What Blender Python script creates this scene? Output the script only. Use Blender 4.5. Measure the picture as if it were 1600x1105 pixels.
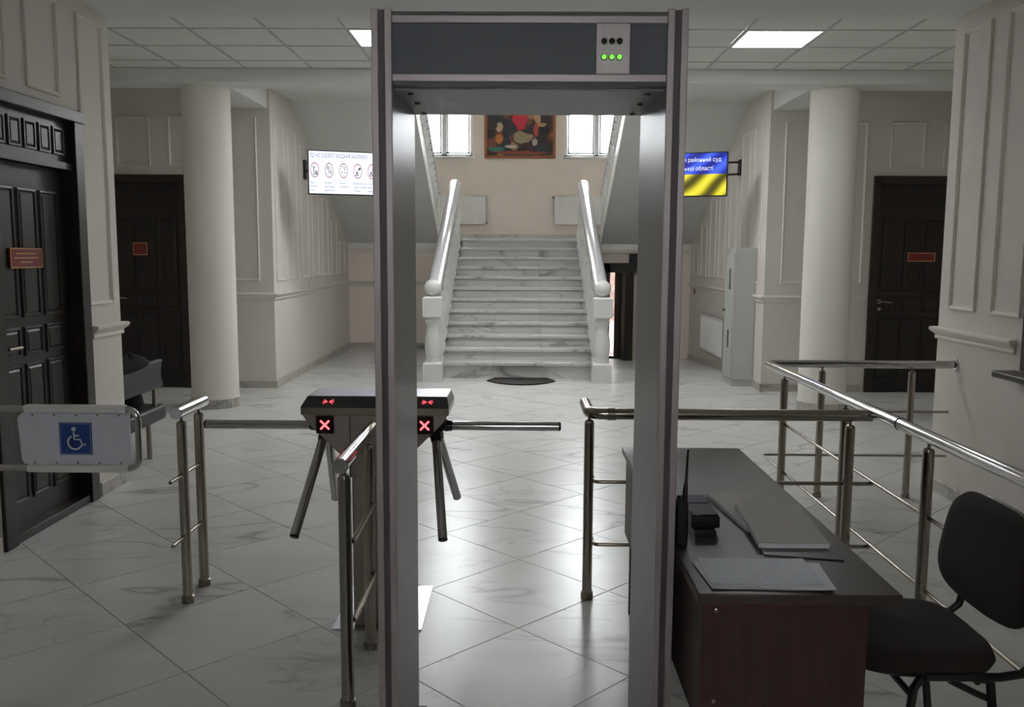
import bpy, math, random
from mathutils import Vector, Matrix
random.seed(7)
S = bpy.context.scene
COL = S.collection
for o in list(bpy.data.objects): bpy.data.objects.remove(o)
PI = math.pi

# ------------------------------------------------------------------ camera
FPX = 1370.0
pit = math.atan(157.5/FPX); yaw = math.atan(13/1379.0); rol = math.radians(0.3)
fw = Vector((-math.sin(yaw)*math.cos(pit), math.cos(yaw)*math.cos(pit), -math.sin(pit)))
r0 = Vector((math.cos(yaw), math.sin(yaw), 0)); u0 = r0.cross(fw)
rt = math.cos(rol)*r0 + math.sin(rol)*u0; up = -math.sin(rol)*r0 + math.cos(rol)*u0
cd = bpy.data.cameras.new('camera'); cam = bpy.data.objects.new('camera', cd); COL.objects.link(cam)
cd.sensor_width = 36; cd.lens = FPX/1600*36; cd.clip_start = .05; cd.clip_end = 200
M = Matrix((rt, up, -fw)).transposed().to_4x4(); M.translation = (0, 0, 1.60)
cam.matrix_world = M
S.camera = cam

# ------------------------------------------------------------------ world, exposure
W = bpy.data.worlds.new('sky'); S.world = W; W.use_nodes = True
wb = W.node_tree.nodes['Background']; wb.inputs[0].default_value = (.95, .98, 1, 1); wb.inputs[1].default_value = 26.0
S.view_settings.view_transform = 'Standard'; S.view_settings.look = 'None'
S.view_settings.gamma = 1; S.view_settings.use_curve_mapping = False
S.view_settings.exposure = 0.1
LAMP = 14.5          # ceiling panel emission
SCREEN = 1.1

# ------------------------------------------------------------------ materials
def lin(h):
    h = h.lstrip('#'); c = [int(h[i:i+2], 16)/255 for i in (0, 2, 4)]
    return tuple(((x/12.92) if x <= .04045 else ((x+.055)/1.055)**2.4) for x in c)+(1,)
class NT:
    def __init__(s, name):
        s.m = bpy.data.materials.new(name); s.m.use_nodes = True; s.t = s.m.node_tree
        s.p = s.t.nodes['Principled BSDF']; s.out = s.t.nodes['Material Output']
    def n(s, typ, **k):
        nd = s.t.nodes.new(typ)
        for a, b in k.items(): setattr(nd, a, b)
        return nd
    def l(s, a, b): s.t.links.new(a, b)
    def coord(s, kind='Object', scale=(1, 1, 1), rnd=0, loc=None, rot=None):
        tc = s.n('ShaderNodeTexCoord'); mp = s.n('ShaderNodeMapping'); mp.inputs['Scale'].default_value = scale
        if rot: mp.inputs['Rotation'].default_value = rot
        s.l(tc.outputs[kind], mp.inputs[0])
        if rnd:
            oi = s.n('ShaderNodeObjectInfo'); mu = s.n('ShaderNodeVectorMath', operation='SCALE')
            cb = s.n('ShaderNodeCombineXYZ'); s.l(oi.outputs['Random'], cb.inputs[0]); s.l(oi.outputs['Random'], cb.inputs[1])
            mu.inputs['Scale'].default_value = rnd; s.l(cb.outputs[0], mu.inputs[0]); s.l(mu.outputs[0], mp.inputs['Location'])
        return mp.outputs[0]
    def noise(s, v, scale, detail=3, dist=0, rough=.5):
        nd = s.n('ShaderNodeTexNoise'); nd.inputs['Scale'].default_value = scale; nd.inputs['Detail'].default_value = detail
        nd.inputs['Distortion'].default_value = dist; nd.inputs['Roughness'].default_value = rough
        s.l(v, nd.inputs['Vector']); return nd.outputs['Fac']
    def ramp(s, f, stops, interp='LINEAR'):
        r = s.n('ShaderNodeValToRGB'); r.color_ramp.interpolation = interp
        e = r.color_ramp.elements
        while len(e) > 1: e.remove(e[-1])
        e[0].position = stops[0][0]; e[0].color = stops[0][1]
        for p, c in stops[1:]:
            x = e.new(p); x.color = c
        s.l(f, r.inputs[0]); return r.outputs[0]
    def bump(s, f, strength=.1, dist=.01):
        b = s.n('ShaderNodeBump'); b.inputs['Strength'].default_value = strength; b.inputs['Distance'].default_value = dist
        s.l(f, b.inputs['Height']); s.l(b.outputs[0], s.p.inputs['Normal'])
    def set(s, col=None, rough=None, metal=None, spec=None, **k):
        if col is not None: s.p.inputs['Base Color'].default_value = col
        if rough is not None: s.p.inputs['Roughness'].default_value = rough
        if metal is not None: s.p.inputs['Metallic'].default_value = metal
        if spec is not None: s.p.inputs['Specular IOR Level'].default_value = spec
        return s
def plain(name, hexc, rough=.6, metal=0, spec=.5, var=.04, vs=3., bump=0, bs=200, rnd=0):
    m = NT(name); m.set(lin(hexc), rough, metal, spec); c = lin(hexc)
    v = m.coord(rnd=rnd)
    f = m.noise(v, vs, 4)
    a = tuple(max(0, x*(1-var)) for x in c[:3])+(1,); b = tuple(min(1, x*(1+var)) for x in c[:3])+(1,)
    m.l(m.ramp(f, [(.3, a), (.7, b)]), m.p.inputs['Base Color'])
    if bump: m.bump(m.noise(v, bs, 2), bump, .002)
    return m.m
def emit(name, col, st):
    m = NT(name); m.set((0, 0, 0, 1), .4); m.p.inputs['Emission Color'].default_value = col
    m.p.inputs['Emission Strength'].default_value = st; return m.m
def marble(name, base, vein, vein2, rough, sc=1.0, rnd=37., veinw=1.0, rot=None, gate1=False):
    m = NT(name)
    v = m.coord(scale=(sc*.55, sc*1.5, sc), rnd=rnd, rot=rot)
    wob = m.noise(v, 1.6, 4, .6)
    def vein_(scale, w, dist, det=5):
        f = m.noise(v, scale, det, dist, .45)
        s1 = m.n('ShaderNodeMath', operation='SUBTRACT'); s1.inputs[1].default_value = .5; m.l(f, s1.inputs[0])
        a = m.n('ShaderNodeMath', operation='ABSOLUTE'); m.l(s1.outputs[0], a.inputs[0])
        return m.ramp(a.outputs[0], [(0, (1, 1, 1, 1)), (w*veinw, (.25, .25, .25, 1)), (w*2.6*veinw, (0, 0, 0, 1))])
    a = vein_(1.1, .012, .35); b = vein_(2.1, .009, .7)
    gate = m.ramp(m.noise(v, .9, 2), [(.48, (0, 0, 0, 1)), (.6, (1, 1, 1, 1))])
    def mix(f, c1, c2, fac=1.0):
        mx = m.n('ShaderNodeMix', data_type='RGBA')
        mm = m.n('ShaderNodeMath', operation='MULTIPLY'); mm.inputs[1].default_value = fac; m.l(f, mm.inputs[0]); m.l(mm.outputs[0], mx.inputs[0])
        for c, i in ((c1, 6), (c2, 7)):
            if isinstance(c, tuple): mx.inputs[i].default_value = c
            else: m.l(c, mx.inputs[i])
        return mx.outputs[2]
    cl = m.ramp(wob, [(.3, tuple(x*.90 for x in lin(base)[:3])+(1,)), (.6, lin(base))])
    if gate1:
        g1 = m.ramp(m.noise(m.coord(scale=(sc*.9, sc*2.2, sc), rnd=rnd*.7), .8, 2), [(.47, (.06, .06, .06, 1)), (.58, (1, 1, 1, 1))])
        mg = m.n('ShaderNodeMath', operation='MULTIPLY'); m.l(a, mg.inputs[0]); m.l(g1, mg.inputs[1]); a = mg.outputs[0]
    c = mix(a, cl, lin(vein), .9)
    g = m.n('ShaderNodeMath', operation='MULTIPLY'); m.l(b, g.inputs[0]); m.l(gate, g.inputs[1])
    c = mix(g.outputs[0], c, lin(vein2), .7)
    m.l(c, m.p.inputs['Base Color']); m.set(None, rough, 0, .31)
    return m.m
def wood(name, c1, c2, rough, scale=(12, 12, 1.2), spec=.5):
    m = NT(name); v = m.coord(scale=scale)
    m.l(m.ramp(m.noise(v, 3, 5, 1.2), [(.3, lin(c1)), (.7, lin(c2))]), m.p.inputs['Base Color'])
    m.set(None, rough, 0, spec); m.bump(m.noise(v, 8, 3), .06, .002); return m.m
def steel(name, hexc, rough, scale=(60, 60, 2)):
    m = NT(name); m.set(lin(hexc), rough, 1.0); v = m.coord(scale=scale)
    m.l(m.ramp(m.noise(v, 4, 3), [(.3, (rough*.93,)*3+(1,)), (.7, (rough*1.08,)*3+(1,))]), m.p.inputs['Roughness']); return m.m

m_wall = plain('cream_wall_paint', '#DCD6CF', .75, bump=.12, bs=90, var=.02)
m_wallfar = plain('warm_cream_paint', '#F0E6DA', .8, bump=.08, bs=120, var=.02)
m_trim = plain('white_moulding_paint', '#DFD9D0', .5, var=.02)
m_ceil = plain('white_ceiling_paint', '#E2E3DF', .85, var=.02)
m_ctile = plain('mineral_ceiling_tile', '#E6E6E1', .9, bump=.25, bs=260, var=.03, rnd=9)
m_grid = plain('ceiling_grid_metal', '#C2C2BE', .6)
m_col = plain('column_plaster', '#E5E2DA', .6, bump=.06, bs=150, var=.02)
m_grout = plain('dark_grout', '#6E6C67', .8)
m_floor = marble('floor_marble', '#D6D7D4', '#9C9D9C', '#B0B0AE', .27, veinw=.8, gate1=True)
m_smarb = marble('stair_marble', '#D2D2CE', '#82868A', '#9A9C9E', .28, sc=1.2, rnd=61, veinw=1.3, gate1=True)
m_base = marble('skirting_marble', '#BDB9B1', '#8D8B86', '#A09D97', .35, sc=1.6)
m_door = wood('dark_wenge_door', '#17120F', '#241B17', .38)
m_doorfr = wood('dark_wenge_frame', '#1B1512', '#2B211C', .35)
m_transom = wood('dark_wenge_transom', '#1D1A19', '#2C2724', .3, (2, 12, 12))
m_plaq = plain('red_plaque', '#7A1E1C', .35)
m_gold = plain('gold_edge', '#C99B6A', .3, .8)
m_steel = steel('brushed_steel', '#A39B90', .24)
m_steeld = steel('satin_steel', '#8F877C', .30)
m_chrome = steel('polished_chrome', '#C8C6C6', .09)
m_tbody = plain('turnstile_brushed_steel', '#9A8F89', .38, .55, var=.03)
m_black = plain('black_plastic', '#141414', .4)
m_mdl = plain('detector_grey_laminate', '#6A6B70', .34, bump=.12, bs=300, var=.04)
m_mdpanel = plain('detector_dark_panel', '#4C4E54', .5, bump=.15, bs=350)
m_alu = plain('anodised_aluminium', '#AEA4A4', .42, .45)
m_aludk = plain('dark_insert_strip', '#4E4747', .5)
m_led0 = plain('unlit_lamp_lens', '#0C0C0C', .15)
m_ledg = emit('green_led', (.22, 1, .08, 1), 1.3)
m_dispd = plain('dark_red_display', '#1E0507', .2)
m_ledr = emit('red_led', (1, .07, .10, 1), 2.2)
m_ledw = emit('bright_red_led', (1, .5, .45, 1), 1.8)
m_topgl = plain('turnstile_top_steel', '#C4C6CC', .22, .9)
m_bezel = plain('black_glossy_bezel', '#101012', .12)
m_table = wood('table_laminate', '#3C322F', '#463B37', .36, (12, 1.5, 12))
m_tabled = wood('table_panel_laminate', '#3A2320', '#452B26', .45, (12, 12, 1.5))
m_paper = plain('white_paper', '#ECEEF6', .8, var=.02)
m_fabric = plain('dark_brown_fabric', '#2C2320', .95, bump=.6, bs=900, var=.15)
m_cframe = plain('black_painted_tube', '#151515', .35)
m_leather = plain('black_leatherette', '#272A2C', .42, bump=.2, bs=60)
m_cloth = plain('black_cloth', '#08080A', 1.0, bump=.4, bs=40)
m_white = plain('white_enamel', '#EDEDEA', .4)
m_pvc = plain('white_window_frame', '#F0F2F4', .35)
m_locker = plain('grey_green_painted_steel', '#B6BAB4', .45, var=.02)
m_board = plain('white_acrylic_board', '#E2E2EC', .35, var=.02)
m_blue = plain('blue_sign', '#1D3F86', .4)
m_wsign = plain('white_sign_print', '#E6E8EE', .5)
m_rail = plain('glossy_white_handrail', '#C9C9CC', .12, var=.02)
m_balu = plain('white_painted_baluster', '#DFE0DC', .38, var=.02)
m_mat = plain('dark_rubber_mat', '#2A2523', .9, bump=.8, bs=300)
m_lamp = emit('led_panel_glow', (.97, 1, 1, 1), LAMP)
m_lamp2 = emit('hall_panel_glow', (1, 1, 1, 1), 17.0)  # glow of the fill panels added before the steps
m_frame = wood('picture_frame_wood', '#7A4528', '#945A36', .4)
m_scrw = emit('screen_white', (.86, .89, 1, 1), SCREEN)
m_txt = emit('screen_text_blue', (.10, .13, .32, 1), .8)
m_icon = emit('screen_icon_dark', (.08, .06, .1, 1), .6)
m_ring = emit('screen_ring_red', (.45, .10, .14, 1), .8)
m_txw = emit('screen_text_white', (.9, .93, 1, 1), 1.1)
g = NT('window_glass'); tr = g.n('ShaderNodeBsdfTransparent'); gl = g.n('ShaderNodeBsdfGlossy'); gl.inputs['Roughness'].default_value = .02
mx = g.n('ShaderNodeMixShader'); mx.inputs[0].default_value = .06; g.l(tr.outputs[0], mx.inputs[1]); g.l(gl.outputs[0], mx.inputs[2]); g.l(mx.outputs[0], g.out.inputs[0])
m_glass = g.m

# lined paper (print): rows of grey writing
def written(name, base, ink, rows, cover=.5):
    m = NT(name); v = m.coord('UV')
    wv = m.n('ShaderNodeTexWave', bands_direction='Y', wave_profile='SIN'); wv.inputs['Scale'].default_value = rows*.314/1.0
    m.l(v, wv.inputs['Vector'])
    ln = m.ramp(wv.outputs['Fac'], [(.5, (0, 0, 0, 1)), (.62, (1, 1, 1, 1))])
    mp = m.n('ShaderNodeMapping'); mp.inputs['Scale'].default_value = (70, rows*2, 1); m.l(v, mp.inputs[0])
    w2 = m.ramp(m.noise(mp.outputs[0], 1, 2), [(.42, (0, 0, 0, 1)), (.5, (1, 1, 1, 1))])
    mu = m.n('ShaderNodeMath', operation='MULTIPLY'); m.l(ln, mu.inputs[0]); m.l(w2, mu.inputs[1])
    m2 = m.n('ShaderNodeMath', operation='MULTIPLY'); m2.inputs[1].default_value = cover; m.l(mu.outputs[0], m2.inputs[0])
    mx = m.n('ShaderNodeMix', data_type='RGBA'); m.l(m2.outputs[0], mx.inputs[0]); mx.inputs[6].default_value = lin(base); mx.inputs[7].default_value = lin(ink)
    m.l(mx.outputs[2], m.p.inputs['Base Color']); m.set(None, .8); return m.m
m_pr1 = written('printed_page', '#D2CDC8', '#4A4644', 26, .6)
m_pr2 = written('handwritten_page', '#ECEEF6', '#5A6078', 14, .28)

# ------------------------------------------------------------------ builders
WL = {}
def wloc(o): return WL.get(o.name, Vector((0, 0, 0))) if o else Vector((0, 0, 0))
class MB:
    def __init__(s): s.v = []; s.f = []; s.uv = {}
    def add(s, vs, fs):
        b = len(s.v); s.v += [tuple(v) for v in vs]; s.f += [tuple(b+i for i in f) for f in fs]; return s
    def box(s, x0, x1, y0, y1, z0, z1):
        x0, x1 = min(x0, x1), max(x0, x1); y0, y1 = min(y0, y1), max(y0, y1); z0, z1 = min(z0, z1), max(z0, z1)
        v = [(x, y, z) for z in (z0, z1) for y in (y0, y1) for x in (x0, x1)]
        return s.add(v, [(0, 2, 3, 1), (4, 5, 7, 6), (0, 1, 5, 4), (2, 6, 7, 3), (0, 4, 6, 2), (1, 3, 7, 5)])
    def hexa(s, v):      # 8 verts: bottom 4 ccw, top 4 ccw
        return s.add(v, [(3, 2, 1, 0), (4, 5, 6, 7), (0, 1, 5, 4), (1, 2, 6, 5), (2, 3, 7, 6), (3, 0, 4, 7)])
    def tube(s, path, r, n=16, caps=True, closed=False):
        P = [Vector(p) for p in path]; rs = r if isinstance(r, (list, tuple)) else [r]*len(P)
        N = len(P); prev = None; rings = []
        for i, p in enumerate(P):
            if closed: d = (P[(i+1) % N]-P[i-1])
            else: d = (P[min(i+1, N-1)]-P[max(i-1, 0)])
            d.normalize()
            if prev is None:
                a = Vector((0, 0, 1)) if abs(d.z) < .9 else Vector((1, 0, 0))
                prev = (a - d*a.dot(d)).normalized()
            else: prev = (prev - d*prev.dot(d)).normalized()
            b = d.cross(prev)
            rings.append([p+rs[i]*(math.cos(2*PI*k/n)*prev+math.sin(2*PI*k/n)*b) for k in range(n)])
        vs = [v for R in rings for v in R]; fs = []
        for i in range(N if closed else N-1):
            j = (i+1) % N
            for k in range(n): fs.append((i*n+k, i*n+(k+1) % n, j*n+(k+1) % n, j*n+k))
        if caps and not closed: fs += [tuple(reversed(range(n))), tuple(range((N-1)*n, N*n))]
        return s.add(vs, fs)
    def cyl(s, a, b, r, n=20, r1=None): return s.tube([a, b], [r, r if r1 is None else r1], n)
    def lathe(s, prof, c, n=24, axis=None):
        ax = Vector(axis or (0, 0, 1)).normalized()
        t = Vector((1, 0, 0)) if abs(ax.x) < .9 else Vector((0, 1, 0)); t = (t-ax*t.dot(ax)).normalized(); u = ax.cross(t); c = Vector(c)
        vs = []; fs = []
        for r, h in prof:
            for k in range(n): vs.append(c+ax*h+r*(math.cos(2*PI*k/n)*t+math.sin(2*PI*k/n)*u))
        for i in range(len(prof)-1):
            for k in range(n): fs.append((i*n+k, i*n+(k+1) % n, (i+1)*n+(k+1) % n, (i+1)*n+k))
        fs += [tuple(reversed(range(n))), tuple(range((len(prof)-1)*n, len(prof)*n))]
        return s.add(vs, fs)
    def sqlathe(s, prof, c):    # square section stack
        c = Vector(c); vs = []; fs = []
        for h, z in prof: vs += [c+Vector((a*h, b*h, z)) for a, b in ((-1, -1), (1, -1), (1, 1), (-1, 1))]
        for i in range(len(prof)-1):
            for k in range(4): fs.append((i*4+k, i*4+(k+1) % 4, (i+1)*4+(k+1) % 4, (i+1)*4+k))
        fs += [(3, 2, 1, 0), tuple(range(len(prof)*4-4, len(prof)*4))]
        return s.add(vs, fs)
    def prism(s, poly, o, u, v, w):   # polygon in plane o+a*u+b*v, extruded by w
        o, u, v, w = map(Vector, (o, u, v, w)); n = len(poly)
        A = [o+a*u+b*v for a, b in poly]
        flip = (u.cross(v)).dot(w) < 0
        area = sum(poly[i][0]*poly[(i+1) % n][1]-poly[(i+1) % n][0]*poly[i][1] for i in range(n))
        if area < 0: flip = not flip
        vs = A+[a+w for a in A]
        fs = [tuple(reversed(range(n))), tuple(range(n, 2*n))]+[(i, (i+1) % n, n+(i+1) % n, n+i) for i in range(n)]
        if flip: fs = [tuple(reversed(f)) for f in fs]
        return s.add(vs, fs)
    def sweep(s, path, prof, side=1):
        """plan polyline path [(x,y)], profile [(out, z)], mitred; out is to the right of travel if side=1"""
        P = [Vector((a, b)) for a, b in path]; N = len(P); vs = []; n = len(prof)
        def nrm(a, b): d = (b-a).normalized(); return Vector((d.y, -d.x))*side
        for i in range(N):
            if i == 0: m = nrm(P[0], P[1]); k = 1
            elif i == N-1: m = nrm(P[-2], P[-1]); k = 1
            else:
                a, b = nrm(P[i-1], P[i]), nrm(P[i], P[i+1]); m = (a+b).normalized(); k = 1/max(.2, m.dot(a))
            for o, z in prof: vs.append((P[i].x+m.x*o*k, P[i].y+m.y*o*k, z))
        fs = []
        for i in range(N-1):
            for j in range(n): fs.append((i*n+j, i*n+(j+1) % n, (i+1)*n+(j+1) % n, (i+1)*n+j))
        fs += [tuple(reversed(range(n))), tuple(range((N-1)*n, N*n))]
        return s.add(vs, fs)
    def frame(s, o, u, v, nrm, w, h, prof):
        """picture-frame moulding; prof [(inset, height)]"""
        o, u, v, nrm = map(Vector, (o, u, v, nrm)); n = len(prof); vs = []
        for cu, cv in ((0, 0), (1, 0), (1, 1), (0, 1)):
            for a, b in prof:
                vs.append(o+u*(a if cu == 0 else w-a)+v*(a if cv == 0 else h-a)+nrm*b)
        fs = []
        for i in range(4):
            j = (i+1) % 4
            for k in range(n-1): fs.append((i*n+k, j*n+k, j*n+k+1, i*n+k+1))
        return s.add(vs, fs)
    def build(s, name, mat, parent=None, smooth=None, bevel=0, at=None, seg=2, uv=False, origin=None):
        me = bpy.data.meshes.new(name)
        V = [Vector(v) for v in s.v]
        lo = Vector([min(v[i] for v in V) for i in range(3)]); hi = Vector([max(v[i] for v in V) for i in range(3)])
        if origin is not None: c = Vector(origin)
        elif parent: c = (lo+hi)/2
        else: c = Vector(((lo.x+hi.x)/2, (lo.y+hi.y)/2, lo.z))
        me.from_pydata([v-c for v in V], [], s.f); me.update()
        if mat: me.materials.append(mat)
        ob = bpy.data.objects.new(name, me); COL.objects.link(ob)
        if parent: ob.parent = parent; ob.location = c-wloc(parent)
        else: ob.location = c
        WL[ob.name] = c
        import bmesh
        bm = bmesh.new(); bm.from_mesh(me); bmesh.ops.recalc_face_normals(bm, faces=bm.faces); bm.to_mesh(me); bm.free()
        if smooth is not None:
            me.shade_smooth(); me.set_sharp_from_angle(angle=math.radians(smooth))
        if bevel:
            md = ob.modifiers.new('bevel', 'BEVEL'); md.width = bevel; md.segments = seg; md.limit_method = 'ANGLE'; md.angle_limit = math.radians(40)
            me.shade_smooth(); me.set_sharp_from_angle(angle=math.radians(50))
        if uv:
            ul = me.uv_layers.new(name='UVMap'); ex = hi-lo
            for lp in me.loops:
                co = me.vertices[lp.vertex_index].co+c-lo
                ul.data[lp.index].uv = (co.x/max(ex.x, 1e-6), co.y/max(ex.y, 1e-6))
        return ob
def empty(name, loc, label=None, cat=None, group=None):
    o = bpy.data.objects.new(name, None); COL.objects.link(o); o.location = loc; WL[o.name] = Vector(loc); o.empty_display_size = .1
    if label: tag(o, label, cat, group)
    return o
def tag(o, label, cat, group=None, kind=None):
    o['label'] = label; o['category'] = cat
    if group: o['group'] = group
    if kind: o['kind'] = kind
    return o
def struct(o): o['kind'] = 'structure'; return o
def copyof(o, parent, dloc):
    c = o.copy(); COL.objects.link(c); c.parent = parent
    base = WL[o.name]+Vector(dloc); c.location = base-wloc(parent); WL[c.name] = base; return c
def text_mb(body, size, o, u, v, align='LEFT', th=.0008, sx=1.0):
    cu = bpy.data.curves.new('txt', 'FONT'); cu.body = body; cu.size = size; cu.align_x = align; cu.resolution_u = 3
    ob = bpy.data.objects.new('txt', cu); COL.objects.link(ob)
    dg = bpy.context.evaluated_depsgraph_get(); dg.update()
    me = bpy.data.meshes.new_from_object(ob.evaluated_get(dg))
    o, u, v = Vector(o), Vector(u), Vector(v)
    mb = MB(); mb.add([o+u*p.co.x*sx+v*p.co.y for p in me.vertices], [tuple(f.vertices) for f in me.polygons])
    bpy.data.objects.remove(ob); bpy.data.curves.remove(cu); bpy.data.meshes.remove(me)
    return mb

# ================================================================== STRUCTURE
XL, XR = -2.74, 2.84
CP = 3.13
EX0, EX1, EZ0, EZ1 = -.4, .4, 1.75, 2.4     # added glazed opening behind the camera, brightens the near walls
# floor slab with grout colour; tiles are its parts
f = MB()
f.box(XL-.3, XR+.3, -1.6, 6.2, -.14, -.006); f.box(-5.3, 5.4, 5.95, 10.5, -.14, -.006); f.box(-3.0, 1.12, 10.2, 14.8, -.14, -.006); f.box(1.12, 3.0, 10.2, 12.1, -.14, -.006)
floor = struct(f.build('floor', m_grout, origin=(0, 0, 0)))
T = .6; hd = T/math.sqrt(2); gap = .0025
def clip(poly, x0, x1, y0, y1):
    for ax, lim, sg in ((0, x0, 1), (0, x1, -1), (1, y0, 1), (1, y1, -1)):
        out = []
        for i in range(len(poly)):
            a, b = poly[i-1], poly[i]; da = (a[ax]-lim)*sg; db = (b[ax]-lim)*sg
            if (da >= 0) != (db >= 0):
                t = da/(da-db); out.append((a[0]+t*(b[0]-a[0]), a[1]+t*(b[1]-a[1])))
            if db >= 0: out.append(b)
        poly = out
        if len(poly) < 3: return []
    return poly
RECTS = [(XL, XR, 1.2, 10.2), (-2.87, 1.12, 10.2, 14.62), (1.12, 2.82, 10.2, 12.1), (-5.2, XL, 5.97, 10.2), (XR, 5.2, 5.97, 10.2)]
def inside(p): return any(r[0]-1e-6 <= p[0] <= r[1]+1e-6 and r[2]-1e-6 <= p[1] <= r[3]+1e-6 for r in RECTS)
q = hd-gap*math.sqrt(2)
tm = MB().prism([(0, -q), (q, 0), (0, q), (-q, 0)], (0, 0, -.012), (1, 0, 0), (0, 1, 0), (0, 0, .012))
tile0 = tm.build('tile', m_floor, floor, origin=(0, 0, 0)); first = True
ntile = 0
for i in range(-20, 40):
    for j in range(-30, 30):
        # tile centres of the diagonal grid; crossing at (0,3.603)
        cx = (i+j)*hd*1.0*1.0/1.0 if False else (i-j)*hd*1.0
        cy = 3.603+hd+(i+j)*hd
        if abs(cx) > 5.9 or cy < .9 or cy > 15.2: continue
        P = [(cx, cy-q), (cx+q, cy), (cx, cy+q), (cx-q, cy)]
        mids = [((P[k][0]+P[k-1][0])/2, (P[k][1]+P[k-1][1])/2) for k in range(4)]
        if all(inside(p) for p in P+mids):
            if first: c = tile0; first = False
            else: c = tile0.copy(); COL.objects.link(c); c.parent = floor
            c.location = (cx, cy, random.uniform(-.0003, 0)); c.rotation_euler = (0, 0, random.choice([0, PI])); ntile += 1
        else:
            for r in RECTS:
                pp = clip(P, *r)
                if len(pp) >= 3:
                    ar = abs(sum(pp[k-1][0]*pp[k][1]-pp[k][0]*pp[k-1][1] for k in range(len(pp))))/2
                    if ar < .03: continue
                    MB().prism([(a-cx, b-cy) for a, b in pp], (cx, cy, -.012), (1, 0, 0), (0, 1, 0), (0, 0, .012)).build('tile', m_floor, floor, origin=(cx, cy, 0)); ntile += 1
MB().box(XL, XR, -1.5, 1.197, -.012, 0).build('rear_slab', m_floor, floor)
# ramp down to the side exit
MB().hexa([(1.12, 12.1, -.14), (2.82, 12.1, -.14), (2.82, 14.80, -.33), (1.12, 14.80, -.33), (1.12, 12.1, 0), (2.82, 12.1, 0), (2.82, 14.80, -.16), (1.12, 14.80, -.16)]).build('ramp', m_floor, floor)

# walls ------------------------------------------------------------
DL0, DL1, DLH = 4.53, 5.50, 2.42       # left foreground door opening
w = MB(); w.box(XL-.25, XL, -1.5, DL0, 0, 3.5); w.box(XL-.25, XL, DL1, 5.97, 0, 3.5); w.box(XL-.25, XL, DL0, DL1, DLH, 3.5)
w.box(-5.2, XL-.25, 5.77, 5.97, 0, 3.5); w.box(XL-.35, XL-.25, DL0-.05, DL1+.05, 0, DLH+.05)
wall_left = struct(w.build('wall_left', m_wall, origin=(0, 0, 0)))
w = MB(); w.box(XR, XR+.25, 4.90, 5.97, 0, 3.5); w.box(XR, XR+.25, -1.5, 4.90, 0, .90); w.box(XR, XR+.25, -1.5, 3.3, .90, 3.5); w.box(XR, XR+.25, 3.3, 4.90, 2.3, 3.5)
w.box(XR+.25, 5.2, 5.77, 5.97, 0, 3.5); w.box(XR+1.4, XR+1.5, 3.0, 5.2, 0, 3.5); w.box(XR+.25, XR+1.4, 3.0, 3.1, 0, 3.5); w.box(XR+.25, XR+1.4, 5.1, 5.2, 0, 3.5); w.box(XR+.25, XR+1.4, 3.1, 5.1, 2.9, 3.0); w.box(XR+.25, XR+1.4, 3.1, 5.1, .0, .05)
wall_right = struct(w.build('wall_right', m_wall, origin=(0, 0, 0)))
w = MB(); w.box(XL-.25, EX0, -1.7, -1.5, 0, 3.5); w.box(EX1, XR+.25, -1.7, -1.5, 0, 3.5); w.box(EX0, EX1, -1.7, -1.5, EZ1, 3.5); w.box(EX0, EX1, -1.7, -1.5, 0, EZ0)
struct(w.build('wall_behind', m_wall))
wn = struct(empty('window_4', (0, -1.6, EZ0))); wf = MB()  # unseen window added behind the camera as fill light
for x in (EX0, (EX0+EX1)/2-.03, EX1-.06): wf.box(x, x+.06, -1.64, -1.56, EZ0, EZ1)
wf.box(EX0, EX1, -1.64, -1.56, EZ0, EZ0+.06); wf.box(EX0, EX1, -1.64, -1.56, EZ1-.06, EZ1); wf.build('window_frame', m_pvc, wn)
MB().box(EX0+.06, EX1-.06, -1.602, -1.598, EZ0+.06, EZ1-.06).build('pane', m_glass, wn)
# step walls either side of the stair hall at Y=10.2 with door openings
def step_wall(name, xa, xb, d0, d1, dh):
    w = MB(); w.box(xa, d0, 10.2, 10.4, 0, 3.6); w.box(d1, xb, 10.2, 10.4, 0, 3.6); w.box(d0, d1, 10.2, 10.4, dh, 3.6); w.box(d0-.1, d1+.1, 10.4, 10.45, 0, dh+.1)
    return struct(w.build(name, m_wall, origin=(0, 0, 0)))
wall_bl = step_wall('wall_back_left', -5.3, -2.87, -4.82, -3.88, 2.46)
wall_br = step_wall('wall_back_right', 2.82, 5.3, 4.05, 4.99, 2.48)
struct(MB().box(-5.35, -5.2, 5.77, 10.4, 0, 3.6).build('wall_far_left', m_wall))
struct(MB().box(5.2, 5.35, 5.77, 10.4, 0, 3.6).build('wall_far_right', m_wall))
wall_sl = struct(MB().box(-3.05, -2.87, 10.4, 16.5, -.3, 6.7).build('wall_stair_left', m_wall, origin=(0, 0, 0)))
wall_sr = struct(MB().box(2.82, 3.05, 10.4, 16.5, -.4, 6.7).build('wall_stair_right', m_wall, origin=(0, 0, 0)))
# rear wall under the landing (door gap on the right)
w = MB(); w.box(-2.87, 1.38, 14.66, 14.8, -.3, 1.66); w.box(1.38, 1.70, 14.66, 14.8, 1.36, 1.66); w.box(1.70, 2.82, 14.66, 14.8, -.4, 1.66)
wall_under = struct(w.build('wall_under_landing', m_wallfar, origin=(0, 0, 0)))
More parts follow.
